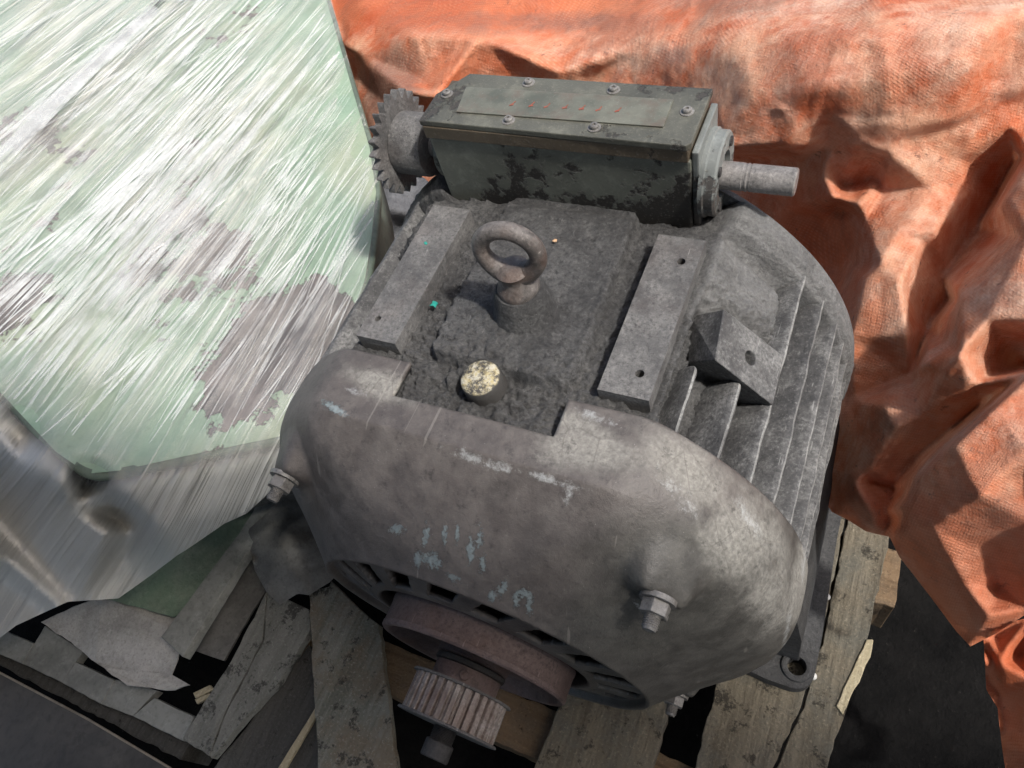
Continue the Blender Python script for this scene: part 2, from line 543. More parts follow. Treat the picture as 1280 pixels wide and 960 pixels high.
def mk_film(name, base, streakw, gain, milky=1.0):
    t = Mt(name)
    # uv: x runs along the pull of the film, y across it (in cm)
    s1 = t.noise(1.0, 4, .62, v=t.mapping(t.uv, scale=(.012, .42, 1)))
    s2 = t.noise(1.0, 3, .6, v=t.mapping(t.uv, scale=(.012, 2.1, 1), rot=(0, 0, .03)))
    s3 = t.noise(1.0, 4, .6, v=t.mapping(t.uv, scale=(.10, .22, 1), loc=(4, 3, 0)))
    s4 = t.noise(1.0, 2, .5, v=t.mapping(t.uv, scale=(.011, 1.2, 1), rot=(0, 0, -.06), loc=(7, 1, 0)))
    thin = t.ramp(s2, .50, .72, 0, 1)
    thin2 = t.ramp(s4, .60, .68, 0, 1)
    f = t.add(t.add(t.ramp(s1, .40, .70, 0, .62), t.mul(thin, .38)), t.mul(thin2, .42))  # milky streaks double as painted sky reflections
    f = t.mul(f, t.ramp(s3, .32, .60, .25, 1.15))
    a = t.math('MINIMUM', t.add(t.attr('veil'), t.mul(t.mul(f, gain), t.attr('milk_glare'))), .96)
    crk = t.noise(1.0, 6, .7, v=t.mapping(t.uv, scale=(.5, .9, 1)), dist=.4)
    h = t.add(t.add(t.mul(s1, 2.4), t.mul(s2, 1.1)), t.add(t.mul(s4, 1.0), t.mul(crk, .22)))
    m = t.fin((.66, .65, .60), t.ramp(t.attr('veil'), .25, .55, .22, .5), t.bump(h, .0036, .85), spec=.6)
    t.L.new(a, t.b.inputs['Alpha'])
    return m
M['film'] = mk_film('clear_stretch_film', .20, 1, 1.0)
M['strand'] = None
def mk_strand():
    t = Mt('bunched_film_strands')
    m = t.fin((.66, .68, .67), .18, None, spec=.6)
    t._in(t.b.inputs['Alpha'], t.ramp(t.noise(14, 5, .6), .36, .70, .03, .62))
    return m
M['strand'] = mk_strand()

def wood(name, c1, c2, c3, along='Y', grey=(.2, .19, .17), greyamt=.5, rough=.8, spot=.60):
    t = Mt(name)
    sc = (1, .07, 1) if along == 'Y' else (.07, 1, 1)
    v = t.mapping(t.obj, scale=sc)
    g = t.noise(160, 6, .65, v=v, dist=.3); g2 = t.noise(40, 4, .6, v=v); blot = t.noise(22, 6, .7); fine = t.noise(350, 5, .7)
    c = t.mix(t.ramp(g, .35, .65), c1, c2)
    c = t.mix(t.ramp(g2, .4, .65, 0, .6), c, c3)
    c = t.mix(t.ramp(blot, .44, .62, 0, greyamt), c, grey)
    c = t.mix(t.ramp(t.noise(42, 7, .75, off=3.), spot, spot + .05, 0, .85), c, tuple(x * .25 for x in c1))
    c = t.mix(t.ramp(fine, .55, .72, 0, .5), c, tuple(x * 1.7 for x in c3))
    c = t.mix(t.ramp(fine, .42, .28, 0, .6), c, tuple(x * .35 for x in c1))
    h = t.add(t.add(t.mul(g, 1.2), t.mul(fine, .9)), t.mul(blot, 1.2))
    return t.fin(c, rough, t.bump(h, .0022), spec=.35)
M['wood'] = wood('weathered_pallet_wood', (.085, .072, .05), (.15, .13, .092), (.19, .165, .12), 'Y', (.10, .098, .08), .75, .8, .565)
M['woodx'] = wood('brown_crosspiece_wood', (.12, .078, .042), (.19, .125, .07), (.22, .155, .09), 'X', (.12, .10, .075), .5)
M['woodgrey'] = wood('grey_stained_wood', (.14, .14, .12), (.20, .20, .175), (.25, .25, .22), 'Y', (.145, .145, .125), .5, .8, .545)
M['scrap'] = wood('mossy_scrap_board', (.11, .11, .085), (.17, .172, .14), (.27, .27, .235), 'Y', (.16, .12, .075), .7, .8, .56)
M['woodpale'] = wood('fresh_split_wood', (.34, .29, .18), (.46, .40, .27), (.52, .46, .32), 'Y', (.3, .26, .17), .2)
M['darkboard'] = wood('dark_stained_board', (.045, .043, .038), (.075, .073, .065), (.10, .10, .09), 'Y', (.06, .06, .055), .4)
M['sheet'] = pale_flat('dusty_grey_sheet', (.34, .335, .305), (.44, .43, .40), 25, .7, .0008)
M['sheetdark'] = pale_flat('dull_dark_sheet', (.13, .128, .115), (.18, .177, .16), 20, .6, .0006)
M['greensheet'] = pale_flat('dusty_green_sheet', (.17, .25, .17), (.26, .31, .23), 18, .6, .0006)
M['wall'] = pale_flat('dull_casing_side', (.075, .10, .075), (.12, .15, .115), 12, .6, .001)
M['block'] = pale_flat('grey_slat', (.23, .235, .21), (.29, .295, .265), 14, .75, .0006)
M['panel'] = pale_flat('dark_brown_panel', (.055, .05, .042), (.085, .077, .064), 10, .55, .0006)
M['panelrim'] = pale_flat('pale_panel_rim', (.24, .20, .15), (.3, .26, .2), 30, .6, .0003)
M['cloth'] = pale_flat('grey_dusty_cloth', (.075, .078, .085), (.125, .13, .138), 20, .85, .0015)
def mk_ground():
    t = Mt('shaded_black_ground')
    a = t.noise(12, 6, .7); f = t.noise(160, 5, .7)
    c = t.mix(t.ramp(a, .35, .65), (.005, .005, .005), (.012, .0115, .011))  # dark earth, taken down to near black for the tarp's shade
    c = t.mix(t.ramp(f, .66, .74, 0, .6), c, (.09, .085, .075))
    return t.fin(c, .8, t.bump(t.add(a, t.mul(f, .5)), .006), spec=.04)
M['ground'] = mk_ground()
M['teal'] = pale_flat('teal_paint_flake', (.02, .25, .20), (.03, .33, .26), 200, .4, .0001)
M['leaf'] = pale_flat('dry_leaf', (.50, .30, .16), (.58, .40, .25), 200, .6, .0001)
M['nail'] = pale_flat('bright_screw_head', (.5, .5, .47), (.62, .61, .58), 200, .4, .0001)
M['bolt'] = iron('zinc_bolt', (.10, .095, .088), (.18, .172, .16), (.36, .35, .33), .4, .0003, .38, .2)

# ------------------------------------------------------------------ the ground
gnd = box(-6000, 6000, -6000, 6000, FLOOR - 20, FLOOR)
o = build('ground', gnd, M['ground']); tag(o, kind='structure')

# unseen corrugated canopy, added behind the camera to shade the near half
rx = np.arange(-2600, 4200, 38.0); ry = np.array([-3600, -1500, -262.0])
RX, RY = np.meshgrid(rx, ry, indexing='ij')
t = Mt('shade_canopy_metal'); t.fin(t.mix(t.noise(8, 4, .6), (.28, .28, .27), (.20, .19, .18)), .5)
rf = gridmesh('unseen_shade_canopy', np.stack([RX, RY, 1780 + 14 * np.sin(RX / 38 * PI / 2) + 0 * RY], -1), t.m)
tag(rf, kind='structure')
sd = rf.modifiers.new('thick', 'SOLIDIFY'); sd.thickness = .004

# ------------------------------------------------------------------ THE MOTOR
AX = -196.0
motor = empty('electric_motor', (0, 60, -420), 'large grimy grey-brown electric motor lying on the wooden pallet, eye bolt on top', 'motor')

# --- frame: cast drum with flat deck on top, as a radial field
def deck_z(x, y):
    z = np.full(x.shape, -15.0)
    # rounded centre plate
    dx = np.maximum(np.abs(x) - 40, 0); dy = np.maximum(np.abs(y - 100) - 74, 0)
    d = np.hypot(dx, dy)
    ew = 3 + 9 * sstep(20, 60, x) * sstep(160, 60, y)
    z = z + 10.5 * (1 - sstep(9, 12 + ew, d))
    # low ridge right of the plate
    z = z + 2.6 * np.exp(-((x - 53 + (y - 100) * -.02) / 3.2) ** 2) * sstep(5, 30, y) * sstep(175, 150, y)
    z = z - 5 * sstep(160, 172, y)
    return z

th = np.concatenate([np.linspace(-66, 66, 380), np.linspace(67, 293, 140)])
ys = np.concatenate([np.linspace(-40, 200, 300), [201, 202]])
T, Y = np.meshgrid(np.radians(th), ys, indexing='ij')
def radius(T, Y):
    P0 = np.stack([np.sin(T) * 210, Y, np.cos(T) * 210], -1)
    body = 187 + 0 * T
    # smooth heavier shoulder at the back right / left
    sh = sstep(95, 125, Y) * sstep(60, 48, np.abs(np.degrees((T + PI) % (2 * PI) - PI)))
    body = body + 26 * sh
    groove = np.exp(-((Y - 166) / 6.0) ** 2)
    body = body - 7 * groove * sh
    ring = sstep(170, 178, Y)
    body = body * (1 - ring) + (221 + 4 * sstep(178, 186, Y)) * ring
    tt = (T + PI) % (2 * PI) - PI
    c = np.cos(tt)
    ok = c > .35
    cc = np.where(ok, c, 1)
    x = np.tan(np.where(ok, tt, 0)) * 184
    zd = deck_z(x, Y)
    rd = (196 + zd) / cc
    wgt = sstep(126, 113, np.abs(x)) * ok
    # the deck carries on over everything between the rails
    r = body * (1 - wgt) + rd * wgt
    # beyond the rails the casting falls away in a lumpy slope
    sl = sstep(112, 118, np.abs(x)) * sstep(150, 122, np.abs(x)) * sstep(180, 160, Y)
    r = r + 6 * sl
    r = np.where(Y > 200.5, 60, r)
    return r, wgt, x
Rr, wgt, XX = radius(T, Y)
P = np.stack([np.sin(T) * Rr, Y, AX + np.cos(T) * Rr], -1)
nz = fbm(P, 26, 5, 3, .6); nf = fbm(P, 7, 4, 11, .6); rg = ridged(P, 9, 3, 5)
onplate = (1 - sstep(8, 12, np.hypot(np.maximum(np.abs(XX) - 40, 0), np.maximum(np.abs(Y - 100) - 74, 0)))) * wgt
rough = wgt * (1 - .72 * onplate) + .35 * (1 - wgt)
rough = rough + .9 * (1 - wgt) * sstep(160, 120, Y) * (np.abs(np.sin(T)) < .8) * (np.cos(T) > 0)
rough = rough + .5 * wgt * sstep(40, 10, Y) + .3 * onplate * sstep(90, 20, Y)
disp = rough * (3.0 * nz + 3.6 * nf + 1.8 * rg + 3.2 * fbm(P, 4.4, 3, 44, .6))
clot = np.maximum(fbm(P, 13, 4, 23, .6) - .12, 0) * 10 * wgt * (1 - onplate) * sstep(70, 30, Y)
disp = disp + clot
# clods heaped along the left channel
disp = disp + wgt * 3.0 * np.maximum(fbm(P, 12, 3, 31), 0) * np.exp(-((XX + 66) / 8) ** 2)
disp = disp + 9 * np.exp(-((np.degrees(T) - 44) / 10) ** 2 - ((Y - 80) / 26) ** 2)
disp = np.where(Y > 198, 0, disp)
P = P + disp[..., None] * np.stack([np.sin(T), 0 * T, np.cos(T)], -1)
sx_ = np.sin(T) * Rr
dst = sstep(106, 122, sx_) * sstep(70, 120, Y) * (1 - sstep(150, 172, sx_) * sstep(176, 170, Y)) * (1 - .6 * np.exp(-((Y - 166) / 6.0) ** 2)) + .35 * sstep(200, 160, Y) * sstep(60, 72, XX) * wgt * 0
dst = dst + .35 * sstep(108, 118, sx_) * sstep(0, 60, Y)
gridmesh('frame', P, M['grime'], motor, wrapu=True, attrs=dict(caked=np.clip(dst, 0, 1)))
# rear cover closing the drum
bm = lathe(bmesh.new(), [(220, 0), (219, 6), (180, 22), (90, 34), (30, 34)], frame((0, 201.5, AX), (0, 1, 0)), 96)
build('rear_cover', bm, M['fin'], motor, True, 40)
# inner end shield seen dark behind the slots
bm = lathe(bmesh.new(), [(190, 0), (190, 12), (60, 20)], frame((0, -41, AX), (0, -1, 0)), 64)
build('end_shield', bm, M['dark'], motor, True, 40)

# --- cooling fins
def fin_mesh(y0, y1, r0, r1, ang, w0=11, w1=6.5, seed=0):
    bm = bmesh.new()
    n = 44
    a = math.radians(ang)
    er = Vector((math.cos(a), 0, math.sin(a))); et = Vector((-math.sin(a), 0, math.cos(a)))
    rows = []
    yy = [y0 + (y1 - y0) * k / (n - 1) for k in range(n)]
    for y in yy:
        q = np.array([[y, seed * 31.7, 0], [y, seed * 31.7, 9]])
        j = fbm(q, 18, 4, seed) * .9
        e = min(1, max(0, (y1 - y) / 9.0)); top = r1 - 9 * (1 - math.sqrt(max(0, 1 - (1 - e) ** 2))) + j[0] * 1.6
        prof = [(r0, -w0 / 2), (top - 4.5, -w1 / 2 + j[1] * .9), (top - 1.6, -w1 / 2 * .7), (top - .2, -.4), (top - .5, 1.2), (top - 4, w1 / 2 + j[0] * .9), (r0, w0 / 2)]
        rows.append([bm.verts.new(Vector((0, y, AX)) + er * r + et * t_) for r, t_ in prof])
    for A, B in zip(rows, rows[1:]):
        for k in range(len(A) - 1):
            fc = bm.faces.new((A[k], A[k + 1], B[k + 1], B[k]))
            fc.material_index = int(k == 3)
    bm.faces.new(rows[0]); bm.faces.new(rows[-1][::-1])
    return bm
for i, a in enumerate((45.5, 37.5, 30, 22.7, 15.8, 9.2, 2.5, -5, -12.5, -20, -28)):
    y1 = 189 if i else 66
    build('cooling_fin', fin_mesh(-8, y1, 182, 223, a, seed=i), M['fin'], motor, True, 50)
build('cooling_fin', fin_mesh(-8, 62, 182, 216, 53.5, 9, 5, seed=40), M['fin'], motor, True, 50)
build('cooling_fin', fin_mesh(-8, 120, 182, 206, 59, 14, 6, seed=41), M['grime'], motor, True, 50)
for i, a in enumerate((45.5, 37.5, 30, 22.7, 15.8, 9.2, 2.5, -5, -12.5, -20, -28)):
    build('cooling_fin', fin_mesh(-8, 189, 182, 223, 180 - a, seed=60 + i), M['fin'], motor, True, 50)

M['tip'] = iron('rubbed_fin_edge', (.11, .11, .107), (.19, .19, .18), (.42, .42, .40), .7, .0006, .6, .4)
for o in motor.children:
    if o.name.startswith('cooling_fin'): o.data.materials.append(M['tip'])

# --- mounting rails
def roughen(o, amp, scale, seed):
    me = o.data; n = len(me.vertices)
    co = np.empty(n * 3); me.vertices.foreach_get('co', co); co = co.reshape(-1, 3)
    no = np.empty(n * 3); me.vertices.foreach_get('normal', no); no = no.reshape(-1, 3)
    d = fbm(co * 1000, scale, 4, seed) * amp * .001
    me.vertices.foreach_set('co', (co + no * d[:, None]).ravel()); me.update()
def subdiv(bm, cuts):
    bmesh.ops.subdivide_edges(bm, edges=bm.edges[:], cuts=cuts, use_grid_fill=True)
    return bm
def rail(x0, x1, y0, y1, seed, holes):
    nx, ny = 22, 90
    xs = np.linspace(0, 1, nx); yy = np.linspace(0, 1, ny)
    bm = bmesh.new()
    bx(bm, x0, x1, y0, y1, -24, 0)
    for k in range(3): bmesh.ops.subdivide_edges(bm, edges=[e for e in bm.edges if abs(e.verts[0].co.y - e.verts[1].co.y) > 8], cuts=3, use_grid_fill=True)
    o = build('mounting_rail', bm, M['iron'], motor)
    cs = []
    for hx, hy, hr in holes:
        cs.append(lathe(bmesh.new(), [(hr, -18), (hr, 0), (hr, 8)], frame((hx, hy, 0), (0, 0, 1)), 20))
    if cs: cut(o, cs)
    bv = o.modifiers.new('bevel', 'BEVEL'); bv.width = .0016; bv.segments = 2; bv.limit_method = 'ANGLE'
    return o
rail(-110.5, -76.5, 12, 147, 1, [(-101, 30, 2.4)])
r2 = rail(76.5, 110.5, 12, 148, 2, [(99, 126, 3.0), (99, 30, 3.0)])
r2['label'] = 'right mounting rail with two drilled holes and a pale rubbed front end'

# --- lug on the shoulder
A_, B_, C_, D_ = [Vector(p) for p in ((135, 100, -11), (177, 103, -57), (178, 62, -57), (139, 60, -13))]
nrm = (B_ - A_).cross(D_ - A_).normalized()
if nrm.z < 0: nrm = -nrm
bm = bmesh.new()
top = [bm.verts.new(p) for p in (A_, B_, C_, D_)]
cen = (A_ + B_ + C_ + D_) / 4
bot = [bm.verts.new(cen + (p - cen) * f - nrm * 34 + Vector((0, 8, 0))) for p, f in ((A_, 1.0), (B_, 1.0), (C_, 1.02), (D_, .8))]
bm.faces.new(top); bm.faces.new(bot[::-1])
for i in range(4): bm.faces.new((top[i], bot[i], bot[(i + 1) % 4], top[(i + 1) % 4]))
lug = build('mounting_lug', bm, M['fin'], motor)
cut(lug, [lathe(bmesh.new(), [(5.2, -22), (5.2, 0), (5.2, 8)], frame((157, 82, -36), nrm), 24)])
bv = lug.modifiers.new('bevel', 'BEVEL'); bv.width = .003; bv.segments = 3; bv.limit_method = 'ANGLE'
# --- cowl (front bell)
prof = np.array([(224.5, 2), (225.5, -10), (225.5, -30), (223, -46), (216, -60), (205, -72), (192, -82), (177, -93), (162, -105), (150, -115), (142, -122), (138, -126), (135.5, -125), (134, -120), (131, -120), (96, -127), (92, -128), (90, -127), (89.5, -118)])
seg = np.hypot(*(prof[1:] - prof[:-1]).T); S = np.concatenate([[0], np.cumsum(seg)])
# smooth sampling
ss = np.unique(np.concatenate([np.linspace(0, S[11], 95), S[11:13], np.linspace(S[12], S[-1], 34)]))
pr = np.interp(ss, S, prof[:, 0]); py = np.interp(ss, S, prof[:, 1])
def blur1(a, k=3):
    b = a.copy()
    for _ in range(k): b[1:-1] = (b[:-2] + 2 * b[1:-1] + b[2:]) / 4
    return b
m_ = ss <= S[11]
pr[m_] = blur1(pr[m_], 14); py[m_] = blur1(py[m_], 14)
NT = 720
tht = np.arange(NT) * 2 * PI / NT
T, PR = np.meshgrid(tht, pr, indexing='ij'); _, PY = np.meshgrid(tht, py, indexing='ij')
X = np.sin(T) * PR; Z = AX + np.cos(T) * PR; Yc = PY.copy()
# the top is cast flat, then slopes to the nose
ztop = -3.5 - .64 * np.maximum(-50 - Yc, 0) + 1.2 * np.cos(np.clip(X / 60, -1, 1) * PI / 2)
Z2 = smin(Z, ztop, 7)
Z = np.where(np.cos(T) > 0, Z2, Z)
# the underside is a little flattened too
# stud bosses
for sx in (-1, 1):
    for sz in (-1, 1):
        cx, cz = sx * 143, AX + sz * 141
        d = np.hypot(X - cx, Z - cz)
        k = (1 - sstep(15, 30, d)) * sstep(-56, -72, PY)
        Yc = np.where(PR > 150, Yc * (1 - k) + np.minimum(Yc, -89) * k, Yc)
Pc = np.stack([X, Yc, Z], -1)
# dents and casting unevenness
er = np.stack([np.sin(T), -.5 + 0 * T, np.cos(T)], -1)
Pc = Pc + (fbm(Pc, 70, 3, 50) * 1.6 + fbm(Pc, 18, 3, 51) * .45)[..., None] * er
# faces kept: notch in the top rim, slots in the nose
n_t, n_s = T.shape
tc_ = np.degrees(T[:, :-1]) + .25; tc_ = (tc_ + 180) % 360 - 180
rc = (PR[:, :-1] + PR[:, 1:]) / 2; yc = (PY[:, :-1] + PY[:, 1:]) / 2
keep = np.ones((n_t, n_s - 1), bool)
keep &= ~((yc > -27) & (np.abs(np.sin(np.radians(tc_)) * rc) < 60) & (np.abs(tc_) < 60))
nslot = 18
ph = ((tc_ + 7 + (130 - rc) * .22) % (360 / nslot)) / (360 / nslot)
sl = (ss[:-1] + ss[1:])[None, :] / 2
slot = (rc < 131) & (rc > 99) & (ph > .22) & (ph < .80) & (sl > S[13])
keep &= ~slot
uu, vv = pix(Pc)
def blob(u0, v0, ru, rv, ang=0):
    a = math.radians(ang); du = uu - u0; dv = vv - v0
    p = (du * math.cos(a) + dv * math.sin(a)) / ru; q = (-du * math.sin(a) + dv * math.cos(a)) / rv
    return np.exp(-(p * p + q * q))
front = Pc[..., 1] < 5
dust = 0 * uu
for b_ in ((745, 560, 70, 28, 15), (860, 590, 75, 45, 40), (930, 680, 60, 80, -30), (960, 740, 35, 60, 0), (1000, 730, 14, 90, 5), (720, 530, 40, 16, 20), (470, 480, 50, 22, 20)):
    dust = np.maximum(dust, blob(*b_) * .80)
dust = dust * (Z > -330)
scr = 0 * uu
for b_ in ((600, 575, 70, 11, 16), (690, 600, 80, 8, 16), (420, 512, 26, 6, 30), (445, 490, 30, 7, 20), (850, 620, 16, 60, -40), (740, 520, 45, 10, 20), (1005, 700, 5, 60, 5), (985, 780, 5, 60, 10), (930, 640, 10, 60, -35), (800, 760, 30, 3, 50), (710, 620, 10, 30, 10)):
    scr = np.maximum(scr, blob(*b_) * .62)
pnt = 0 * uu
for b_ in ((496, 662, 14, 9, 0), (532, 672, 6, 22, 8), (540, 700, 18, 12, 35), (556, 668, 5, 16, 5), (572, 668, 4, 18, 0), (588, 690, 7, 24, 0), (600, 672, 5, 20, 0), (603, 705, 6, 14, 0), (566, 722, 14, 5, 25), (522, 700, 8, 14, 0),
           (628, 735, 7, 14, 20), (615, 745, 7, 10, 0), (645, 750, 5, 14, 0), (662, 755, 6, 18, 0), (655, 742, 12, 8, 0), (418, 510, 22, 7, 30)):
    pnt = np.maximum(pnt, blob(*b_) * .95)
pnt = pnt * (PR > 136)
olv = .9 * sstep(640, 860, uu) * sstep(560, 700, vv) + .5 * sstep(700, 800, vv)
cowl = gridmesh('cowl', Pc, M['cowl'], motor, wrapu=True, keep=keep, attrs=dict(dust=dust, scrape=scr, paint=pnt, olive=olv), flip=True)
sd = cowl.modifiers.new('wall', 'SOLIDIFY'); sd.thickness = .0055; sd.offset = -1; sd.use_rim = True
# rim lip sub-part: none, the wall shows at the notch

# --- studs with nuts
def hexpts(r, rot=0):
    return [(r * math.cos(PI / 3 * k + rot), r * math.sin(PI / 3 * k + rot)) for k in range(6)]
for sx, sz, rr in ((-1, 1, .3), (1, 1, .1), (-1, -1, .6), (1, -1, .9)):
    c = (sx * 143, -90, AX + sz * 141)
    F = frame(c, (0, -1, 0))
    st = build('stud', lathe(bmesh.new(), [(5, -4)] + [(5.2 if k % 2 else 4.5, 8 + k * .7) for k in range(15)] + [(4, 19.2)], F, 20), M['bolt'], motor, True, 40)
    bm = bmesh.new(); prism(bm, hexpts(9.4, rr), 1.6, 10, F, .7)
    build('nut', bm, M['bolt'], st)
    build('washer', lathe(bmesh.new(), [(11.5, -2), (11.5, 1.4), (6, 1.5)], F, 28), M['bolt'], st, True, 40)

# --- eye bolt
bm = lathe(bmesh.new(), [(26, -9), (22, -1), (20, 6), (18.5, 13), (16.5, 18.5), (8, 19)], frame((4, 66, 0), (0, 0, 1)), 40)
boss = build('eye_boss', bm, M['grime'], motor, True, 50); roughen(boss, 2.2, 12, 5)
bm = bmesh.new()
EC = Vector((3.5, 68, 52)); nz_ = Vector((.10, -.99, .02)).normalized()
F = frame(EC, nz_)
n = 64
pp = []
rings = []
for k in range(n):
    a = 2 * PI * k / n
    er_ = F.to_3x3() @ Vector((math.cos(a), math.sin(a), 0)); ez = F.to_3x3() @ Vector((0, 0, 1))
    down = max(0, -math.cos(a)) ** 3
    rm = 6.0 + 1.6 * down
    Rm = 19.6
    rings.append([bm.verts.new(EC + er_ * (Rm + rm * math.cos(b) * (1 + .1 * down)) + ez * rm * math.sin(b) * (1 + .25 * down)) for b in [2 * PI * j / 20 for j in range(20)]])
for k in range(n):
    A, B = rings[k], rings[(k + 1) % n]
    for j in range(20): bm.faces.new((A[j], B[j], B[(j + 1) % 20], A[(j + 1) % 20]))
eye = build('eye_bolt', bm, M['ring'], motor, True)
bm = lathe(bmesh.new(), [(8, 16), (14.5, 17), (15, 20), (14, 23), (10.5, 28), (10, 33), (12, 38), (8, 41)], frame((3.5, 66, 0), (0, 0, 1)), 36)
nk = build('eye_bolt_collar', bm, M['ring'], eye, True, 60)
# plug
bm = lathe(bmesh.new(), [(15, -14), (14.5, -8), (14.2, -1), (13.2, .6), (10, 1.2), (4, 1.6)], frame((-3, 1, 0), (-.05, -.05, 1)), 36)
pg = build('filler_plug', bm, M['plug'], motor, True, 60)
pg['label'] = 'round plug with chipped yellow paint'

# --- gearbox across the back of the motor
gb = build('speed_gearbox_housing', box(-113, 93, 175, 231, -42, 44, bevel=1.6), M['box'], motor)
build('gasket', box(-114.5, 92, 173.6, 230, 44.2, 55, bevel=.8), M['gasket'], gb)
bm = bmesh.new()
prism(bm, [(-116, 174.5), (91, 172.5), (94, 176), (94, 232), (-98, 233), (-116, 206)], 55.2, 60, None, .9)
cv = build('cover_plate', bm, M['cover'], gb)
def on_cover(u, v): return at(u, v, 60.0)
wc = [on_cover(*q) for q in ((571, 141), (583, 110), (842, 126), (829, 160))]
bm = bmesh.new(); prism(bm, [(p[0], p[1]) for p in wc], 60.2, 61.2, None, .3)
build('inspection_window', bm, M['window'], gb)
for u, v in ((559, 118), (661, 104), (767, 113), (859, 140), (636, 151), (743, 160)):
    p = on_cover(u, v)
    bm = lathe(bmesh.new(), [(4.9, 0.1), (4.9, .6), (4.2, .7), (3.3, .8), (3.3, 2.4), (2.7, 3.2), (1.3, 3.3), (1.1, 2.0)], frame((p[0], p[1], 60), (0, 0, 1)), 20)
    s_ = build('cover_screw', bm, M['bolt'], gb, True, 35)
# faded red characters on the window (illegible strokes)
rs0 = random.Random(3)
for i, u in enumerate((640, 664, 683, 706, 727, 748, 772)):
    bm = bmesh.new()
    p = at(u, 131 + i * 1.3, 61.2)
    for (dx, dy, lx, ly, rz) in ((0, 0, rs0.uniform(2, 3.6), rs0.uniform(1.2, 2), .2), (rs0.uniform(.2, .9), 1.8, rs0.uniform(3.4, 5.5), .5, 1.1), (-.9, -.6, 2.0, 1.2, .7)):
        MM = Matrix.Translation((p[0] + dx, p[1] + dy, 61.45 + dx * .02)) @ Matrix.Rotation(rz + .1 * (i % 3), 4, 'Z')
        bx(bm, -lx / 2, lx / 2, -ly / 2, ly / 2, -.12, .12, M=MM)
    build('faded_letter', bm, M['redmark'], gb)
# right end
build('end_plate', box(93.2, 98, 178, 230, -30, 50, bevel=1.2), M['boxend'], gb)
F = frame((98, 203, 11), (1, 0, 0))
fl = build('bearing_flange', lathe(bmesh.new(), [(32, 0), (32, 3), (30.5, 4), (30.5, 10), (29, 11.5), (17, 11.5), (16, 8), (10, 8)], F, 56), M['boxend'], gb, True, 40)
for k in range(4):
    a = PI / 4 + k * PI / 2
    q = (109.4, 203 + 23 * math.cos(a), 11 + 23 * math.sin(a))
    build('flange_screw', lathe(bmesh.new(), [(3.6, -1), (3.6, 1.6), (1.8, 1.8)], frame(q, (1, 0, 0)), 14), M['dark'], gb)
sp = [(10, 0), (10, 22), (9.6, 22.4), (9.6, 24), (10, 24.4), (10, 25.4), (9.5, 25.8), (9.5, 27), (9.9, 27.4), (9.9, 57.4), (8.9, 58.4)]
build('output_shaft', lathe(bmesh.new(), sp, frame((101, 203, 10), (1, 0, 0)), 36), M['steel'], gb, True, 40)
# left end: shaft, hub, sprocket
build('input_shaft', lathe(bmesh.new(), [(9, 0), (9, 30)], frame((-112, 203, 10), (-1, 0, 0)), 30), M['steel'], gb, True, 40)
build('left_boss', lathe(bmesh.new(), [(24, 0), (24, 7), (22, 9), (10, 9)], frame((-113, 203, 10), (-1, 0, 0)), 40), M['box'], gb, True, 40)
spr = build('sprocket_hub', lathe(bmesh.new(), [(9, -4), (10, -4), (25, -4), (26, -2), (26, 25), (24, 26), (12, 27)], frame((-138, 203, 10), (-1, 0, 0)), 44), M['iron'], gb, True, 40)
bm = bmesh.new()
pts = []
nt = 24
for k in range(nt):
    a0 = 2 * PI * k / nt
    for f, r in ((0, 37), (.12, 36.2), (.25, 36.6), (.36, 38.6), (.50, 41.8), (.60, 43.4), (.68, 43.4), (.78, 41.8), (.92, 38.6)):
        a = a0 + f * 2 * PI / nt
        pts.append((r * math.cos(a), r * math.sin(a)))
prism(bm, pts, -3.2, 3.2, frame((-167, 203, 10), (-1, 0, 0)))
build('sprocket', bm, M['iron'], gb)

# --- feet
for sx in (-1, 1):
    bm = bmesh.new()
    fp = [(150, -28), (215, -36)] + [(238 + 18 * math.cos(a), -18 - 18 * math.sin(a)) for a in [PI / 2 - k * PI / 14 for k in range(8)]] + [(256, 20), (252, 120), (252, 205), (150, 205)]
    prism(bm, [(sx * p[0], p[1]) for p in fp], -418, -400, None, 1.6)
    ft = build('foot', bm, M['dark2'], motor)
    cut(ft, [lathe(bmesh.new(), [(8.5, -30), (8.5, 30)], frame((sx * 239, y_, -405), (0, 0, 1)), 24) for y_ in (-15, 180)])
    build('foot_hole_rim', lathe(bmesh.new(), [(9, -3), (9, 3), (11, 4), (14, 3), (15.5, -1)], frame((sx * 239, -15, -400), (0, 0, 1)), 28, caps=False), M['dark2'], ft, True, 50)
    bm = bmesh.new()
    prism(bm, [(190, -400), (240, -400), (236, -330), (222, -240), (204, -200), (180, -210)], 0, 200, Matrix(((sx, 0, 0, 0), (0, 0, 1, -10), (0, 1, 0, 0), (0, 0, 0, 1))), 2)
    build('foot_web', bm, M['dark2'], motor)
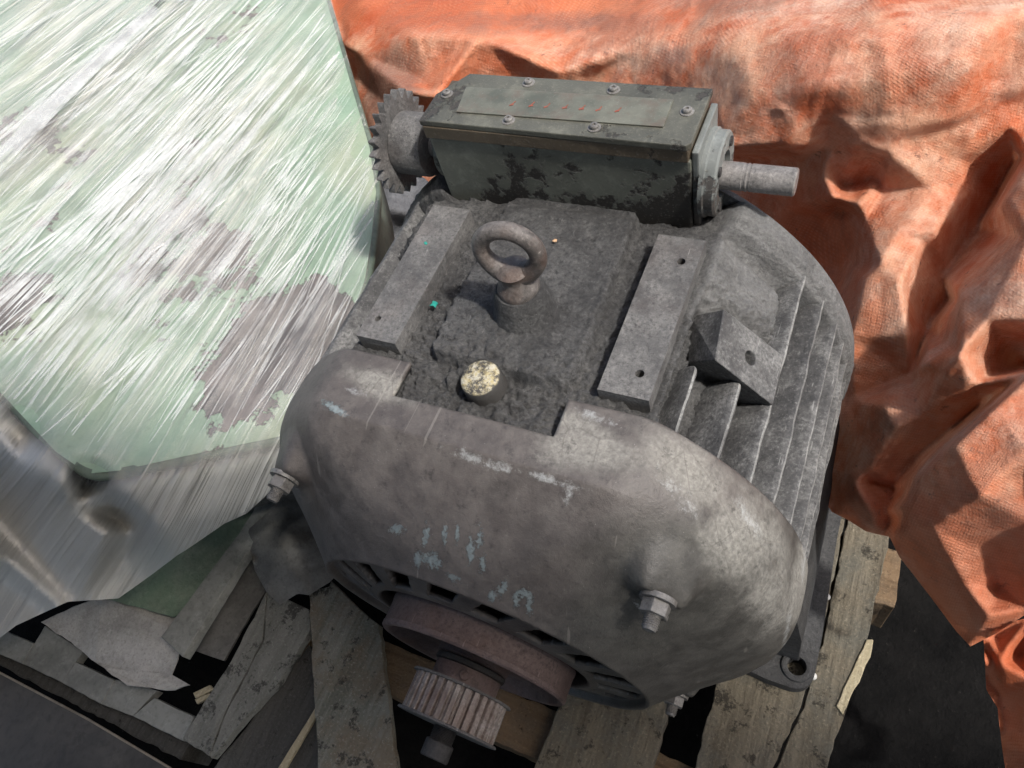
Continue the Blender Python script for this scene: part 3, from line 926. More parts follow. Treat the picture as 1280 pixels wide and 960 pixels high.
# --- big brown drive disc and timing pulley on the shaft
F = frame((0, 0, AX), (0, -1, 0))
bp = build('belt_wheel', lathe(bmesh.new(), [(40, 120), (76, 121), (79, 123), (79, 126), (78.4, 127.5), (78.2, 143), (78.8, 144), (78.6, 147), (77, 148.5), (73, 148), (70, 144), (60, 138), (34, 136), (30, 138), (30, 146), (26, 148)], F, 110), M['rust'], motor, True, 32)
build('shaft_collar', lathe(bmesh.new(), [(22, 142), (22, 147), (28, 147.4), (29, 148.5), (29, 152), (27, 153)], F, 48), M['dark'], motor, True, 35)
tp = build('timing_pulley', lathe(bmesh.new(), [(20, 150), (26.5, 151), (27, 152), (27, 166), (10, 166)], F, 60), M['rust'], motor, True, 35)
for h0, h1, nm in ((165.5, 167.5, 'pulley_flange'), (195, 197, 'pulley_flange')):
    build(nm, lathe(bmesh.new(), [(12, h0), (40.2, h0), (41, h0 + .8), (41, h1 - .3), (40, h1), (12, h1)], F, 72), M['iron'], tp, True, 35)
bm = bmesh.new(); pts = []
nt = 32
for k in range(nt):
    a0 = 2 * PI * k / nt
    for f, r in ((.02, 34.8), (.30, 34.8), (.36, 37.4), (.42, 38.0), (.90, 38.0), (.96, 37.4)):
        a = a0 + f * 2 * PI / nt; pts.append((r * math.cos(a), r * math.sin(a)))
prism(bm, pts, 167.3, 195.2, F)
M['teeth'] = iron('worn_rusty_teeth', (.105, .082, .07), (.20, .17, .15), (.42, .39, .36), .8, .0004, .4, .6, .6)
build('toothed_rim', bm, M['teeth'], tp)
build('set_screw', lathe(bmesh.new(), [(4.4, -2), (4.4, .8), (3.4, 1.4), (2.2, 1.2), (2.0, -.6)], frame((7, -159, AX + 26.6), (.25, 0, 1)), 20), M['rust'], tp, True, 35)
th_prof = [(10, 193)] + [(9.4 if k % 2 else 8.8, 197.2 + k * .5) for k in range(20)] + [(10.8, 207.5), (11.2, 208), (11.2, 219), (10.4, 220)]
build('threaded_shaft_end', lathe(bmesh.new(), th_prof, F, 32), M['dark'], motor, True, 35)

# ------------------------------------------------------------------ pallet under the motor
pal = empty('wooden_pallet', (0, 0, FLOOR), 'weathered wooden pallet carrying the motor, boards dark with oil', 'pallet')
def board(poly, z1, thick, mat, parent, name='board', seed=0, amp=1.2, bevel=1.0, step=9.0, tilt=None):
    """board with slightly ragged outline: polygon in x,y mm"""
    pts = []
    rr_ = random.Random(seed)
    n = len(poly)
    for i in range(n):
        a = poly[i]; b = poly[(i + 1) % n]
        L = math.hypot(b[0] - a[0], b[1] - a[1]); k = max(1, int(L / step))
        for j in range(k):
            f = j / k
            jx, jy = (rr_.uniform(-amp, amp), rr_.uniform(-amp, amp)) if j else (0, 0)
            pts.append((a[0] + (b[0] - a[0]) * f + jx, a[1] + (b[1] - a[1]) * f + jy))
    bm = bmesh.new()
    prism(bm, pts, z1 - thick, z1)
    if tilt is not None:
        for v in bm.verts: v.co.z += tilt(v.co.x, v.co.y)
    o = build(name, bm, mat, parent)
    if bevel:
        bv = o.modifiers.new('bevel', 'BEVEL'); bv.width = bevel * .001; bv.segments = 2; bv.limit_method = 'ANGLE'; bv.angle_limit = math.radians(50)
    return o
board([(170, -330), (214, -330), (237, -110), (251, -45), (256, 30), (258, 300), (172, 300), (171, -60)], -420, 22, M['wood'], pal, seed=1)
b = board([(217, -330), (262, -330), (281, -100), (296, 20), (303, 140), (306, 300), (261, 300), (259, 30), (254, -45), (240, -110)], -421.5, 22, M['wood'], pal, seed=2)
board([(18, -330), (122, -330), (133, -140), (137, 300), (34, 300), (27, -130)], -420, 22, M['wood'], pal, seed=3)
board([(-130, -60), (-40, -60), (-36, 300), (-128, 300)], -420, 22, M['wood'], pal, seed=4)
board([(-290, -60), (-190, -60), (-190, 300), (-290, 300)], -420, 22, M['wood'], pal, seed=5)
for y0, y1 in ((-180, -131), (90, 150), (230, 290)):
    board([(-420, y0), (320, y0 - 4), (320, y1), (-420, y1 + 2)] if y0 > 0 else [(-330, y0), (24, y0 - 2), (24, y1), (-330, y1)], -442.5, 78, M['woodx'], pal, 'bearer', seed=int(y0 + 500))
board([(60, -180), (300, -180), (300, -131), (60, -131)], -442.5, 78, M['woodx'], pal, 'bearer', seed=77)
# pale torn strip on the right edge of the pallet
board([(281, -34), (288, -40), (303, 22), (303, 40), (297, 38)], -419, 8, M['woodpale'], pal, 'torn_edge', seed=9, amp=.8)

def polyz(pts, z): return [tuple(at(u, v, z)[:2]) for u, v in pts]
def slab(name, px, z, thick, mat, label, cat, group=None, seed=0, amp=1.0, bevel=.8, parent=None, tilt=None):
    o = board(polyz(px, z), z, thick, mat, parent, name, seed, amp, bevel, tilt=tilt)
    if parent is None: tag(o, label, cat, group)
    return o

slab('scrap_board', [(386, 741), (411, 733), (414, 726), (440, 752), (474, 781), (477, 811), (484, 862), (497, 970), (505, 1060), (400, 1060), (397, 960)], -408, 12, M['scrap'],
     'mossy grey scrap board with a rusty patch, left of the toothed pulley', 'board', seed=21)
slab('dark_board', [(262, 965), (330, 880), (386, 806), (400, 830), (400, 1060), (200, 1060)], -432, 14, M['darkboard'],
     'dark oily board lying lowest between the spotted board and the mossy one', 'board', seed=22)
slab('wood_sliver', [(394, 884), (396, 893), (352, 970), (338, 975)], -424, 5, M['woodpale'],
     'thin pale yellow sliver of wood beside the mossy scrap board', 'wood sliver', seed=23, amp=.5)
sb = empty('spotted_board', at(300, 850, FLOOR), 'long grey board with black spots, split down its length', 'board')
slab('board_half', [(334, 738), (386, 762), (388, 786), (350, 850), (300, 905), (264, 948), (262, 944), (283, 890), (330, 800)], -414, 13, M['woodgrey'], None, None, seed=24, parent=sb)
slab('board_half', [(333, 739), (328, 800), (281, 889), (261, 945), (228, 923), (262, 868), (289, 826), (322, 762)], -413, 13, M['woodgrey'], None, None, seed=25, parent=sb)
for i, q in enumerate(([(241, 866), (262, 856), (268, 862), (244, 873)], [(243, 874), (262, 866), (262, 872), (246, 880)])):
    slab('wood_chip', q, -418, 4, M['woodpale'], ('upper', 'lower')[i] + ' of two pale splinters poking out left of the spotted board', 'wood chip', 'pale splinters beside the spotted board', seed=30 + i, amp=.3)

# old pallet row of slats
row = empty('old_slatted_pallet', at(120, 860, FLOOR), 'grey slatted pallet edge with dark gaps, lower left corner', 'pallet')
for i, q in enumerate(([(-60, 752), (0, 786), (42, 804), (28, 830), (0, 818), (-60, 790)], [(56, 782), (104, 814), (77, 853), (28, 830)], [(95, 827), (143, 850), (126, 880), (77, 853)],
                      [(144, 849), (196, 863), (166, 895), (126, 880)], [(193, 872), (243, 896), (228, 926), (166, 895)])):
    slab('slat', q, -430 - (i % 2) * 1.5, 14, M['block'], None, None, seed=40 + i, parent=row, amp=.4)
board([tuple(at(-80, 760, -446)[:2]), tuple(at(240, 925, -446)[:2]), tuple(at(225, 950, -446)[:2]), tuple(at(-80, 790, -446)[:2])], -446, 60, M['darkboard'], row, 'bearer', seed=47)

pn = slab('brown_panel', [(-120, 775), (0, 842), (110, 900), (214, 962), (300, 1080), (-120, 1080)], -424, 6, M['panel'],
          'flat dark brown panel with a pale rim in the lower left corner', 'panel', seed=50, amp=.2)
rim = []
for u, v in ((-120, 774), (0, 841), (110, 899), (214, 961)):
    rim.append(tuple(at(u, v, -423)))
build('rim_strip', tube(bmesh.new(), rim, 1.3, 6), M['panelrim'], pn)

# loose sheets
slab('grey_sheet', [(52, 778), (90, 758), (130, 745), (165, 736), (218, 770), (226, 800), (222, 824), (214, 843), (234, 855), (216, 862), (190, 860), (162, 858), (143, 845), (102, 815)], -412, 2, M['sheet'],
     'pale grey torn sheet lying over the slatted pallet', 'sheet', seed=60, amp=1.2, bevel=0, tilt=lambda x, y: 6 * math.sin(x * .03) * math.cos(y * .035))
slab('green_sheet', [(120, 745), (166, 700), (225, 640), (310, 600), (350, 590), (345, 640), (300, 700), (240, 760), (217, 771)], -404, 2, M['greensheet'],
     'dusty green sheet with bolt marks under the film edge', 'sheet', seed=61, amp=.6, bevel=0)
slab('dull_panel', [(240, 812), (300, 690), (318, 690), (332, 739), (300, 790), (280, 826)], -421, 3, M['sheetdark'],
     'flat grey panel between the long batten and the spotted board', 'panel', seed=62, amp=.5, bevel=0)
slab('batten', [(343, 596), (356, 612), (320, 672), (228, 821), (201, 796), (300, 665)], -392, 16, M['block'],
     'long narrow grey batten running down from the left cowl bolt', 'batten', seed=63, amp=.4)

# ------------------------------------------------------------------ control-net cloth
def net(name, ctrl, outline, step, mat, blur=2, parent=None, extra=None, attrs=None, uvf=None, label=None, cat=None, snap=True, edges=(), smooth=None):
    """cloth from a control net: (u, v, z) knots joined into facets, smoothed; outline cuts it"""
    c = np.array(ctrl, float)
    res = delaunay_2d_cdt([Vector((p[0], p[1])) for p in c], list(edges), [], 0, .01)
    vs, fs, orig = res[0], res[2], res[3]
    zz = np.array([c[o_[0], 2] if o_ else 0 for o_ in orig])
    vs = np.array([(p.x, p.y) for p in vs])
    ol = np.array(outline, float)
    u0, v0 = ol.min(0); u1, v1 = ol.max(0)
    us = np.arange(u0 - step * 2, u1 + step * 3, step); vls = np.arange(v0 - step * 2, v1 + step * 3, step)
    U, V = np.meshgrid(us, vls, indexing='ij')
    H = np.full(U.shape, np.nan)
    for f in fs:
        a, b, d = vs[f[0]], vs[f[1]], vs[f[2]]
        i0 = max(0, int((min(a[0], b[0], d[0]) - us[0]) / step)); i1 = min(len(us), int((max(a[0], b[0], d[0]) - us[0]) / step) + 2)
        j0 = max(0, int((min(a[1], b[1], d[1]) - vls[0]) / step)); j1 = min(len(vls), int((max(a[1], b[1], d[1]) - vls[0]) / step) + 2)
        if i1 <= i0 or j1 <= j0: continue
        uu_, vv_ = U[i0:i1, j0:j1], V[i0:i1, j0:j1]
        det = (b[0] - a[0]) * (d[1] - a[1]) - (d[0] - a[0]) * (b[1] - a[1])
        if abs(det) < 1e-9: continue
        w1 = ((uu_ - a[0]) * (d[1] - a[1]) - (d[0] - a[0]) * (vv_ - a[1])) / det
        w2 = ((b[0] - a[0]) * (vv_ - a[1]) - (uu_ - a[0]) * (b[1] - a[1])) / det
        w0 = 1 - w1 - w2
        ins = (w0 > -1e-6) & (w1 > -1e-6) & (w2 > -1e-6)
        hh = w0 * zz[f[0]] + w1 * zz[f[1]] + w2 * zz[f[2]]
        sub = H[i0:i1, j0:j1]; sub[ins] = hh[ins]
    # fill outside with nearest known knots
    bad = np.isnan(H)
    if bad.any():
        q = np.stack([U[bad], V[bad]], -1)
        dd = ((q[:, None, :] - c[None, :, :2]) ** 2).sum(-1)
        H[bad] = c[dd.argmin(1), 2]
    for _ in range(blur):
        for ax in (0, 1):
            Hp = np.pad(H, [(1, 1) if k == ax else (0, 0) for k in (0, 1)], mode='edge')
            sl0 = [slice(None)] * 2; sl1 = list(sl0); sl2 = list(sl0)
            sl0[ax] = slice(0, -2); sl1[ax] = slice(1, -1); sl2[ax] = slice(2, None)
            H = (Hp[tuple(sl0)] + 2 * Hp[tuple(sl1)] + Hp[tuple(sl2)]) / 4
    if smooth is not None:
        H2 = H.copy()
        for _ in range(60):
            Hp = np.pad(H2, 1, mode='edge')
            H2 = (Hp[:-2, 1:-1] + Hp[2:, 1:-1] + Hp[1:-1, :-2] + Hp[1:-1, 2:] + 4 * H2) / 8
        w_ = smooth(U, V); H = H * (1 - w_) + H2 * w_
    # inside test + snapping of the hem
    def inside(U, V):
        r = np.zeros(U.shape, bool); n = len(ol)
        for i in range(n):
            x1, y1 = ol[i]; x2, y2 = ol[(i + 1) % n]
            if y1 == y2: continue
            cr = ((y1 > V) != (y2 > V)) & (U < (x2 - x1) * (V - y1) / (y2 - y1) + x1)
            r ^= cr
        return r
    ins = inside(U, V)
    k4 = ins[:-1, :-1].astype(int) + ins[1:, :-1] + ins[1:, 1:] + ins[:-1, 1:]
    keep = k4 >= 2
    used = np.zeros(ins.shape, bool)
    used[:-1, :-1] |= keep; used[1:, :-1] |= keep; used[1:, 1:] |= keep; used[:-1, 1:] |= keep
    allk = np.zeros(ins.shape, int)
    kk = keep.astype(int); allk[:-1, :-1] += kk; allk[1:, :-1] += kk; allk[1:, 1:] += kk; allk[:-1, 1:] += kk
    mv = used & (~ins | (allk < 4))
    if mv.any():
        q = np.stack([U[mv], V[mv]], -1); best = np.full(len(q), 1e18); bp_ = q.copy()
        for i in range(len(ol)):
            a = ol[i]; b = ol[(i + 1) % len(ol)]; ab = b - a
            t_ = np.clip(((q - a) @ ab) / max(ab @ ab, 1e-9), 0, 1)
            pr_ = a + t_[:, None] * ab; dd = ((q - pr_) ** 2).sum(1)
            s_ = dd < best; best[s_] = dd[s_]; bp_[s_] = pr_[s_]
        U = U.copy(); V = V.copy(); U[mv] = bp_[:, 0]; V[mv] = bp_[:, 1]
    if extra is not None: H = H + extra(U, V, H)
    P = at(U, V, H)
    at_ = attrs(U, V, P) if attrs else None
    uv_ = uvf(U, V, P) if uvf else None
    o = gridmesh(name, P, mat, parent, keep=keep, attrs=at_, uv=uv_, flip=True)
    if label: tag(o, label, cat)
    return o

# ------------------------------------------------------------------ orange tarpaulin
TC = [
 (340,-70,-260),(500,-70,-250),(700,-70,-220),(900,-70,-200),(1100,-70,-170),(1360,-70,-140),
 (380,0,-260),(425,0,-300),(436,0,-225),(480,-5,-232),(485,20,-200),(560,0,-200),(600,0,-190),(750,0,-180),(900,0,-165),(1050,-5,-130),(1200,0,-85),(1360,0,-60),
 (425,70,-290),(432,60,-225),(455,72,-215),(518,42,-165),(524,100,-200),(505,112,-175),(470,165,-235),(480,130,-225),(545,120,-180),(520,215,-300),(470,200,-300),
 (600,45,-150),(700,90,-160),(800,50,-135),(850,80,-128),(900,50,-112),(1000,45,-75),(1100,30,-60),(1200,15,-48),(1280,5,-35),
 (560,150,-230),(700,140,-215),(850,115,-146),(940,120,-95),(1020,110,-70),(1100,95,-60),(1200,70,-45),(1360,40,-30),
 (890,190,-150),(980,184,-122),(1070,171,-110),(1130,163,-100),(1190,149,-92),(1240,120,-82),(1360,75,-60),
 (890,200,-265),(985,195,-190),(1040,180,-135),(1070,178,-116),(1135,176,-116),(1190,160,-108),(1245,130,-92),(1360,92,-70),
 (1090,186,-118),(1030,215,-158),(1000,205,-180),(975,262,-255),(920,262,-285),(1043,248,-165),(1055,232,-182),(1072,258,-160),(1094,205,-152),(1098,222,-165),
 (1112,192,-122),(1030,272,-240),(1080,275,-182),(1056,330,-262),(1035,400,-285),(960,290,-290),(1012,335,-300),(1050,262,-225),
 (1105,240,-168),(1122,290,-160),(1126,350,-165),(1137,420,-180),(1140,470,-225),(1078,350,-184),(1062,420,-208),(1066,500,-252),(1100,330,-172),
 (1150,300,-170),(1150,345,-190),(1180,345,-215),(1222,285,-215),(1160,410,-245),(1146,452,-268),(1190,372,-240),(1247,246,-200),(1272,200,-175),
 (1165,235,-150),(1200,200,-135),(1262,160,-112),(1170,290,-160),(1210,240,-155),
 (1284,194,-95),(1256,247,-108),(1200,377,-135),(1152,455,-165),(1104,507,-200),(1076,545,-250),(1360,120,-100),(1360,260,-60),(1285,300,-92),(1235,400,-108),(1180,465,-140),(1120,535,-195),(1085,590,-240),(1200,440,-118),(1215,480,-135),(1290,400,-92),
 (1360,420,-120),(1284,456,-185),(1227,507,-200),(1186,543,-222),(1146,576,-250),(1120,606,-265),(1150,520,-190),
 (1286,466,-85),(1233,515,-95),(1193,551,-112),(1153,592,-150),(1136,632,-178),(1134,662,-205),(1360,440,-80),
 (1285,560,-95),(1225,620,-115),(1165,660,-175),(1285,650,-140),(1205,730,-225),(1240,690,-200),(1212,806,-290),(1160,710,-255),(1130,690,-262),(1285,762,-215),(1290,720,-190),(1235,770,-225),(1250,735,-235),
 (1038,600,-310),(1060,588,-270),(1078,622,-238),(1070,605,-250),(1107,640,-258),(1105,668,-292),(1080,666,-312),(1045,642,-322),(1120,610,-285),(1090,600,-275),(1115,650,-285),(1058,625,-275),(1068,650,-300),(1095,655,-262),
 (450,230,-340),(550,300,-390),(800,300,-390),(900,300,-350),(1000,450,-330),(1020,600,-320),(1360,740,-200),(1360,600,-80),
]
TO = [(340,-70),(1360,-70),(1360,745),(1290,763),(1243,793),(1213,808),(1196,790),(1160,742),(1140,716),(1124,696),(1112,671),(1098,668),(1082,664),(1060,650),(1040,640),(1028,622),(1000,640),(900,420),(700,300),(520,300),(440,240),(380,120)]
def tarp_extra(U, V, H):
    P = at(U, V, H)
    s = 3 * fbm(P, 130, 3, 70) + (.7 + .3 * sstep(150, 200, V)) * (7 * np.abs(vnoise(P / 120.0, 170)) + 2.4 * np.abs(vnoise(P / 44.0 + 9, 171)) + 1.5 * np.abs(vnoise(P / 19.0 + 4, 172)) - 4) + .8 * fbm(P, 30, 3, 71)
    s = s + 1.1 * np.maximum(ridged(P + 30 * np.stack([fbm(P, 90, 2, 75)] * 3, -1), 60, 2, 72) - .62, 0) * 4
    s = s + .5 * fbm(P, 12, 2, 74)
    lower = sstep(560, 620, V) * sstep(1140, 1110, U)
    s = s + lower * 7 * ridged(P, 34, 2, 77)
    return s
def tarp_attr(U, V, P):
    st = np.exp(-(((U - 490) / 45) ** 2 + ((V - 110) / 60) ** 2)) * 1.0
    st = np.maximum(st, .62 * np.exp(-(((U - 700) / 220) ** 2 + ((V - 28) / 20) ** 2)))  # brown tone painted on the top band that turns from the light
    st = np.maximum(st, .7 * np.exp(-(((U - 840) / 30) ** 2 + ((V - 70) / 22) ** 2)))
    st = np.maximum(st, .6 * np.exp(-(((U - 920) / 120) ** 2 + ((V - 5) / 25) ** 2)))
    st = np.maximum(st, .45 * np.exp(-(((U - 1130) / 60) ** 2 + ((V - 530) / 30) ** 2)))  # brown also paints in the shading low on this fold
    st = np.maximum(st, .5 * np.exp(-(((U - 1250) / 40) ** 2 + ((V - 640) / 40) ** 2)))  # paints in shadow on the lower right of the tarp
    du = .72 - .50 * sstep(560, 660, V) - .65 * sstep(60, 20, V) * sstep(950, 750, U) - .45 * np.exp(-(((U - 600) / 90) ** 2 + ((V - 80) / 40) ** 2))  # less dust tone low down and along the top paints in shade
    du = du - .6 * np.exp(-(((U - 1010) / 50) ** 2 + ((V - 300) / 60) ** 2)) - .35 * np.exp(-(((U - 1085) / 30) ** 2 + ((V - 420) / 60) ** 2))  # fold darkness painted in by thinning the dust tone
    return dict(stain_shade=st, dusty=np.clip(du, .05, 1))
def tarp_uv(U, V, P):
    a = .35 + .25 * fbm(P, 160, 2, 79)
    w = 60 * fbm(P, 140, 2, 78)
    return np.stack([U * math.cos(.35) + V * math.sin(.35) + w, -U * math.sin(.35) + V * math.cos(.35) + w * .6], -1)
# deepen the relief about the lie of the heap
_c = np.array(TC, float)
_A = np.stack([np.ones(len(_c)), _c[:, 0], _c[:, 1], _c[:, 0] ** 2, _c[:, 1] ** 2, _c[:, 0] * _c[:, 1]], 1) / np.array([1, 1e3, 1e3, 1e6, 1e6, 1e6])
_t = _A @ np.linalg.lstsq(_A, _c[:, 2], rcond=None)[0]
_k = 1.0 + .10 * ((_c[:, 0] > 860) | (_c[:, 1] < 130))
def _lift(a, b):
    top_ = float(np.interp(a, [330, 560, 850, 900, 1070, 1190, 1240, 1370], [90, 120, 130, 186, 166, 144, 114, 66]))
    h_ = max(top_ - b, 0)
    return .10 * min(h_, 110) + .8 * max(h_ - 110, 0)
TC = [(a, b, t0 + (z_ - t0) * k_ + _lift(a, b)) for (a, b, z_), t0, k_ in zip(TC, _t, _k)]
tarp = net('orange_tarpaulin', TC, TO, 3.0, M['tarp'], 2, extra=tarp_extra, attrs=tarp_attr, uvf=tarp_uv,
           smooth=lambda U, V: sstep(-6, -30, V - np.interp(U, [330, 560, 850, 900, 1070, 1190, 1240, 1370], [40, 60, 100, 186, 166, 144, 114, 66])),
           label='crumpled dusty orange woven tarpaulin heaped behind and to the right of the motor', cat='tarpaulin')
# trailing corner of the tarp, lower right
net('tarp_corner', [(1228, 786, -330), (1300, 760, -300), (1250, 830, -320), (1245, 800, -345), (1256, 870, -370), (1240, 850, -380), (1262, 960, -400), (1300, 900, -340), (1300, 1000, -380), (1275, 820, -350), (1262, 806, -322), (1290, 850, -320)],
    [(1229, 790), (1262, 778), (1330, 760), (1330, 1010), (1262, 1000), (1252, 930), (1247, 885), (1233, 862)], 3.0, M['tarp'], 2, parent=tarp, extra=tarp_extra, attrs=tarp_attr, uvf=tarp_uv)

# ------------------------------------------------------------------ grey cloth between the green casing and the motor
CC = [(430,200,-260),(470,225,-215),(500,222,-205),(530,235,-215),(480,262,-205),(520,270,-230),(462,250,-225),(462,285,-250),(500,285,-255),(520,300,-270),(470,300,-215),(492,330,-225),(460,340,-235),(480,300,-260),(450,400,-260),(430,450,-280),(400,480,-300),(480,370,-290),(540,260,-240),(560,300,-280)]
net('grey_cloth', CC, [(425, 200), (475, 212), (530, 222), (560, 250), (560, 320), (500, 380), (460, 460), (380, 520), (400, 420)], 3.0, M['cloth'], 2,
    extra=lambda U, V, H: 4 * fbm(at(U, V, H), 30, 3, 90), label='crumpled dark grey cloth wedged between green casing and motor, below the sprocket', cat='cloth')
net('dark_rag', [(300, 660, -395), (350, 620, -385), (392, 672, -388), (414, 730, -398), (386, 745, -396), (350, 756, -402), (330, 740, -398), (350, 690, -380), (370, 720, -390), (430, 650, -390), (420, 600, -390)],
    [(308, 664), (335, 640), (360, 600), (430, 600), (440, 700), (412, 728), (386, 744), (372, 742), (350, 756), (333, 740), (318, 712)], 3.0, M['sheetdark'], 2,
    extra=lambda U, V, H: 3 * fbm(at(U, V, H), 25, 3, 91), label='dark stiff rag under the left side of the cowl, above the spotted board', cat='rag')

# ------------------------------------------------------------------ green casing wrapped in film
GO = [(-260, -160), (350, -160), (408, 0), (440, 110), (462, 185), (470, 240), (464, 300), (456, 350), (430, 420), (380, 505), (352, 545), (250, 566), (150, 588), (110, 592), (70, 565), (0, 490), (-260, 260)]
def zg(u, v):
    u = np.asarray(u, float); v = np.asarray(v, float)
    z = -128 + 55 * sstep(420, -200, u) + 45 * sstep(450, -100, v)
    return z
gc = empty('green_casing', at(200, 350, FLOOR), 'big green machine casing with peeling paint, wrapped in clear film, left of motor', 'machine casing')
us = np.arange(-270, 480, 4.0); vs_ = np.arange(-170, 600, 4.0)
def inpoly(U, V, ol):
    r = np.zeros(U.shape, bool); n = len(ol)
    for i in range(n):
        x1, y1 = ol[i]; x2, y2 = ol[(i + 1) % n]
        if y1 == y2: continue
        r ^= ((y1 > V) != (y2 > V)) & (U < (x2 - x1) * (V - y1) / (y2 - y1) + x1)
    return r
def g_attr(U, V, P):
    pl = .10 + .55 * np.exp(-(((U - 330) / 110) ** 2 + ((V - 440) / 80) ** 2)) + .5 * np.exp(-(((U - 20) / 60) ** 2 + ((V - 370) / 50) ** 2)) + .42 * np.exp(-(((U - 240) / 70) ** 2 + ((V - 290) / 80) ** 2)) + .35 * np.exp(-(((U - 60) / 90) ** 2 + ((V - 180) / 40) ** 2))  # peeled patches; the purple ones also paint in film shadows
    pl = pl + .8 * np.exp(-(((U - 400) / 60) ** 2 + ((V - 420) / 60) ** 2)) - .6 * np.exp(-(((U - 400) / 60) ** 2 + ((V - 180) / 110) ** 2)) - .3 * np.exp(-(((U - 150) / 70) ** 2 + ((V - 510) / 50) ** 2))
    return dict(peel_shade=pl)
ctrl = [(u, v, float(zg(u, v))) for u in range(-300, 520, 60) for v in range(-200, 640, 60)]
net('casing_face', ctrl, GO, 4.0, M['green'], 3, parent=gc, extra=lambda U, V, H: 1.0 * fbm(at(U, V, H), 60, 3, 95), attrs=g_attr)
# side wall of the casing with rounded lip
ol = np.array(GO, float)
dense = []
for i in range(len(ol)):
    a, b = ol[i], ol[(i + 1) % len(ol)]
    k = max(2, int(np.hypot(*(b - a)) / 8))
    for j in range(k): dense.append(a + (b - a) * j / k)
dense = np.array(dense)
for _ in range(3): dense = (np.roll(dense, 1, 0) + 2 * dense + np.roll(dense, -1, 0)) / 4
top3 = at(dense[:, 0], dense[:, 1], zg(dense[:, 0], dense[:, 1]))
tan = np.roll(top3, -1, 0) - np.roll(top3, 1, 0); outn = np.stack([tan[:, 1], -tan[:, 0]], -1); outn /= np.linalg.norm(outn, axis=1)[:, None] + 1e-9
ctr = top3[:, :2].mean(0)
if ((top3[:, :2] - ctr) * outn).sum() < 0: outn = -outn
rows = []
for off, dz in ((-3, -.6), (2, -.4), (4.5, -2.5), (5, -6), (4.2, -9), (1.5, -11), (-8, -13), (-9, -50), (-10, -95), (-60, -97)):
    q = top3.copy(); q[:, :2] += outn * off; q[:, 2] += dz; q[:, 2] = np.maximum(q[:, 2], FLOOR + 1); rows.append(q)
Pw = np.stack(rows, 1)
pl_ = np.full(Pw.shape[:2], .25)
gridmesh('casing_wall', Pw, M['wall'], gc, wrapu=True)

bm = bmesh.new()
cc_ = top3[:, :2].mean(0)
prism(bm, [tuple(cc_ + (q[:2] - cc_) * .86) for q in top3[::6]], FLOOR, -215)
build('casing_base', bm, M['darkboard'], gc)

# the film
ANG = math.radians(-47)
def film_uv(U, V, P):
    a = ANG + .0 * U
    # the pull lines fan out slightly from the lower left
    du, dv = U - 955, V + 631
    phi = np.arctan2(dv, -du); rad = np.hypot(du, dv)
    return np.stack([rad * .14, phi * 130 + .2 * np.sin(rad * .02)], -1)
def film_extra(U, V, H):
    uv = film_uv(U, V, None)
    q = np.stack([uv[..., 0] * .03, uv[..., 1] * .25, 0 * U], -1)
    q2 = np.stack([uv[..., 0] * .04, uv[..., 1] * .8, 0 * U + 5], -1)
    f = 4 + 5 * vnoise(q, 100) + 2.4 * (1 - np.abs(vnoise(q2, 101)) * 2) + 1.2 * vnoise(q2 * np.array([3, 2.2, 1]), 103)
    P = at(U, V, H)
    crumple = np.exp(-(((U - 290) / 70) ** 2 + ((V - 200) / 60) ** 2)) + .8 * np.exp(-(((U - 110) / 60) ** 2 + ((V - 690) / 40) ** 2))
    return f + crumple * 9 * ridged(P, 28, 3, 102)
def film_attr(U, V, P):
    mlk = .50 + .42 * np.exp(-(((U - 230) / 150) ** 2 + ((V - 160) / 170) ** 2)) + .45 * np.exp(-(((U - 80) / 120) ** 2 + ((V - 60) / 100) ** 2))  # film milkiness, raised at upper left as painted sky glare
    mlk = mlk - .35 * np.exp(-(((U - 400) / 45) ** 2 + ((V - 240) / 150) ** 2)) - .30 * np.exp(-(((U - 150) / 90) ** 2 + ((V - 530) / 50) ** 2))
    low = sstep(0, 40, V - np.interp(U, [-200, 0, 110, 345, 400], [300, 490, 590, 548, 500]))
    mlk = mlk * (1 - .55 * low)
    veil = .10 + .62 * low + .16 * np.exp(-(((U - 150) / 190) ** 2 + ((V - 60) / 170) ** 2)) - .08 * np.exp(-(((U - 410) / 50) ** 2 + ((V - 240) / 150) ** 2))
    return dict(milk_glare=np.clip(mlk, .1, 1.6), veil=veil)
FC = [(u, v, float(zg(u, v)) + 16) for u in range(-300, 400, 70) for v in range(-200, 470, 60)]
FC += [(412, -20, -80), (440, 100, -105), (472, 240, -116), (458, 350, -112), (400, 300, -102), (400, 420, -104), (380, 500, -108), (300, 520, -104), (200, 535, -100), (110, 550, -96), (50, 500, -95), (0, 440, -90), (-150, 340, -88)]
_lip = at(np.array([q[0] for q in GO]), np.array([q[1] for q in GO]), zg(np.array([q[0] for q in GO]), np.array([q[1] for q in GO])))
for (gx, gy), q0, ox, oy in zip(GO[9:], _lip[9:], (.75, .6, .46, .44, .12, -.25, -.25, -.25), (-.65, -.8, -.89, -.9, -.99, -.97, -.97, -.97)):
    for dz, off in ((16, -9), (15, 7), (4, 24), (-60, 32), (-150, 26), (-230, 42), (-270, 70), (-282, 150)):
        q = np.array([q0[0] + ox * off, q0[1] + oy * off, max(q0[2] + dz, -388)])
        u_, v_ = pix(q); FC.append((float(u_), float(v_), float(q[2])))
FO = [(-240, -150), (360, -150), (412, -10), (444, 108), (466, 184), (474, 240), (466, 300), (458, 352), (440, 420), (400, 480), (372, 520), (352, 560), (350, 600), (330, 622), (308, 642), (280, 655), (232, 688), (222, 694), (190, 718), (165, 736), (148, 748), (120, 750), (85, 752), (50, 768), (20, 782), (0, 797), (-240, 880)]
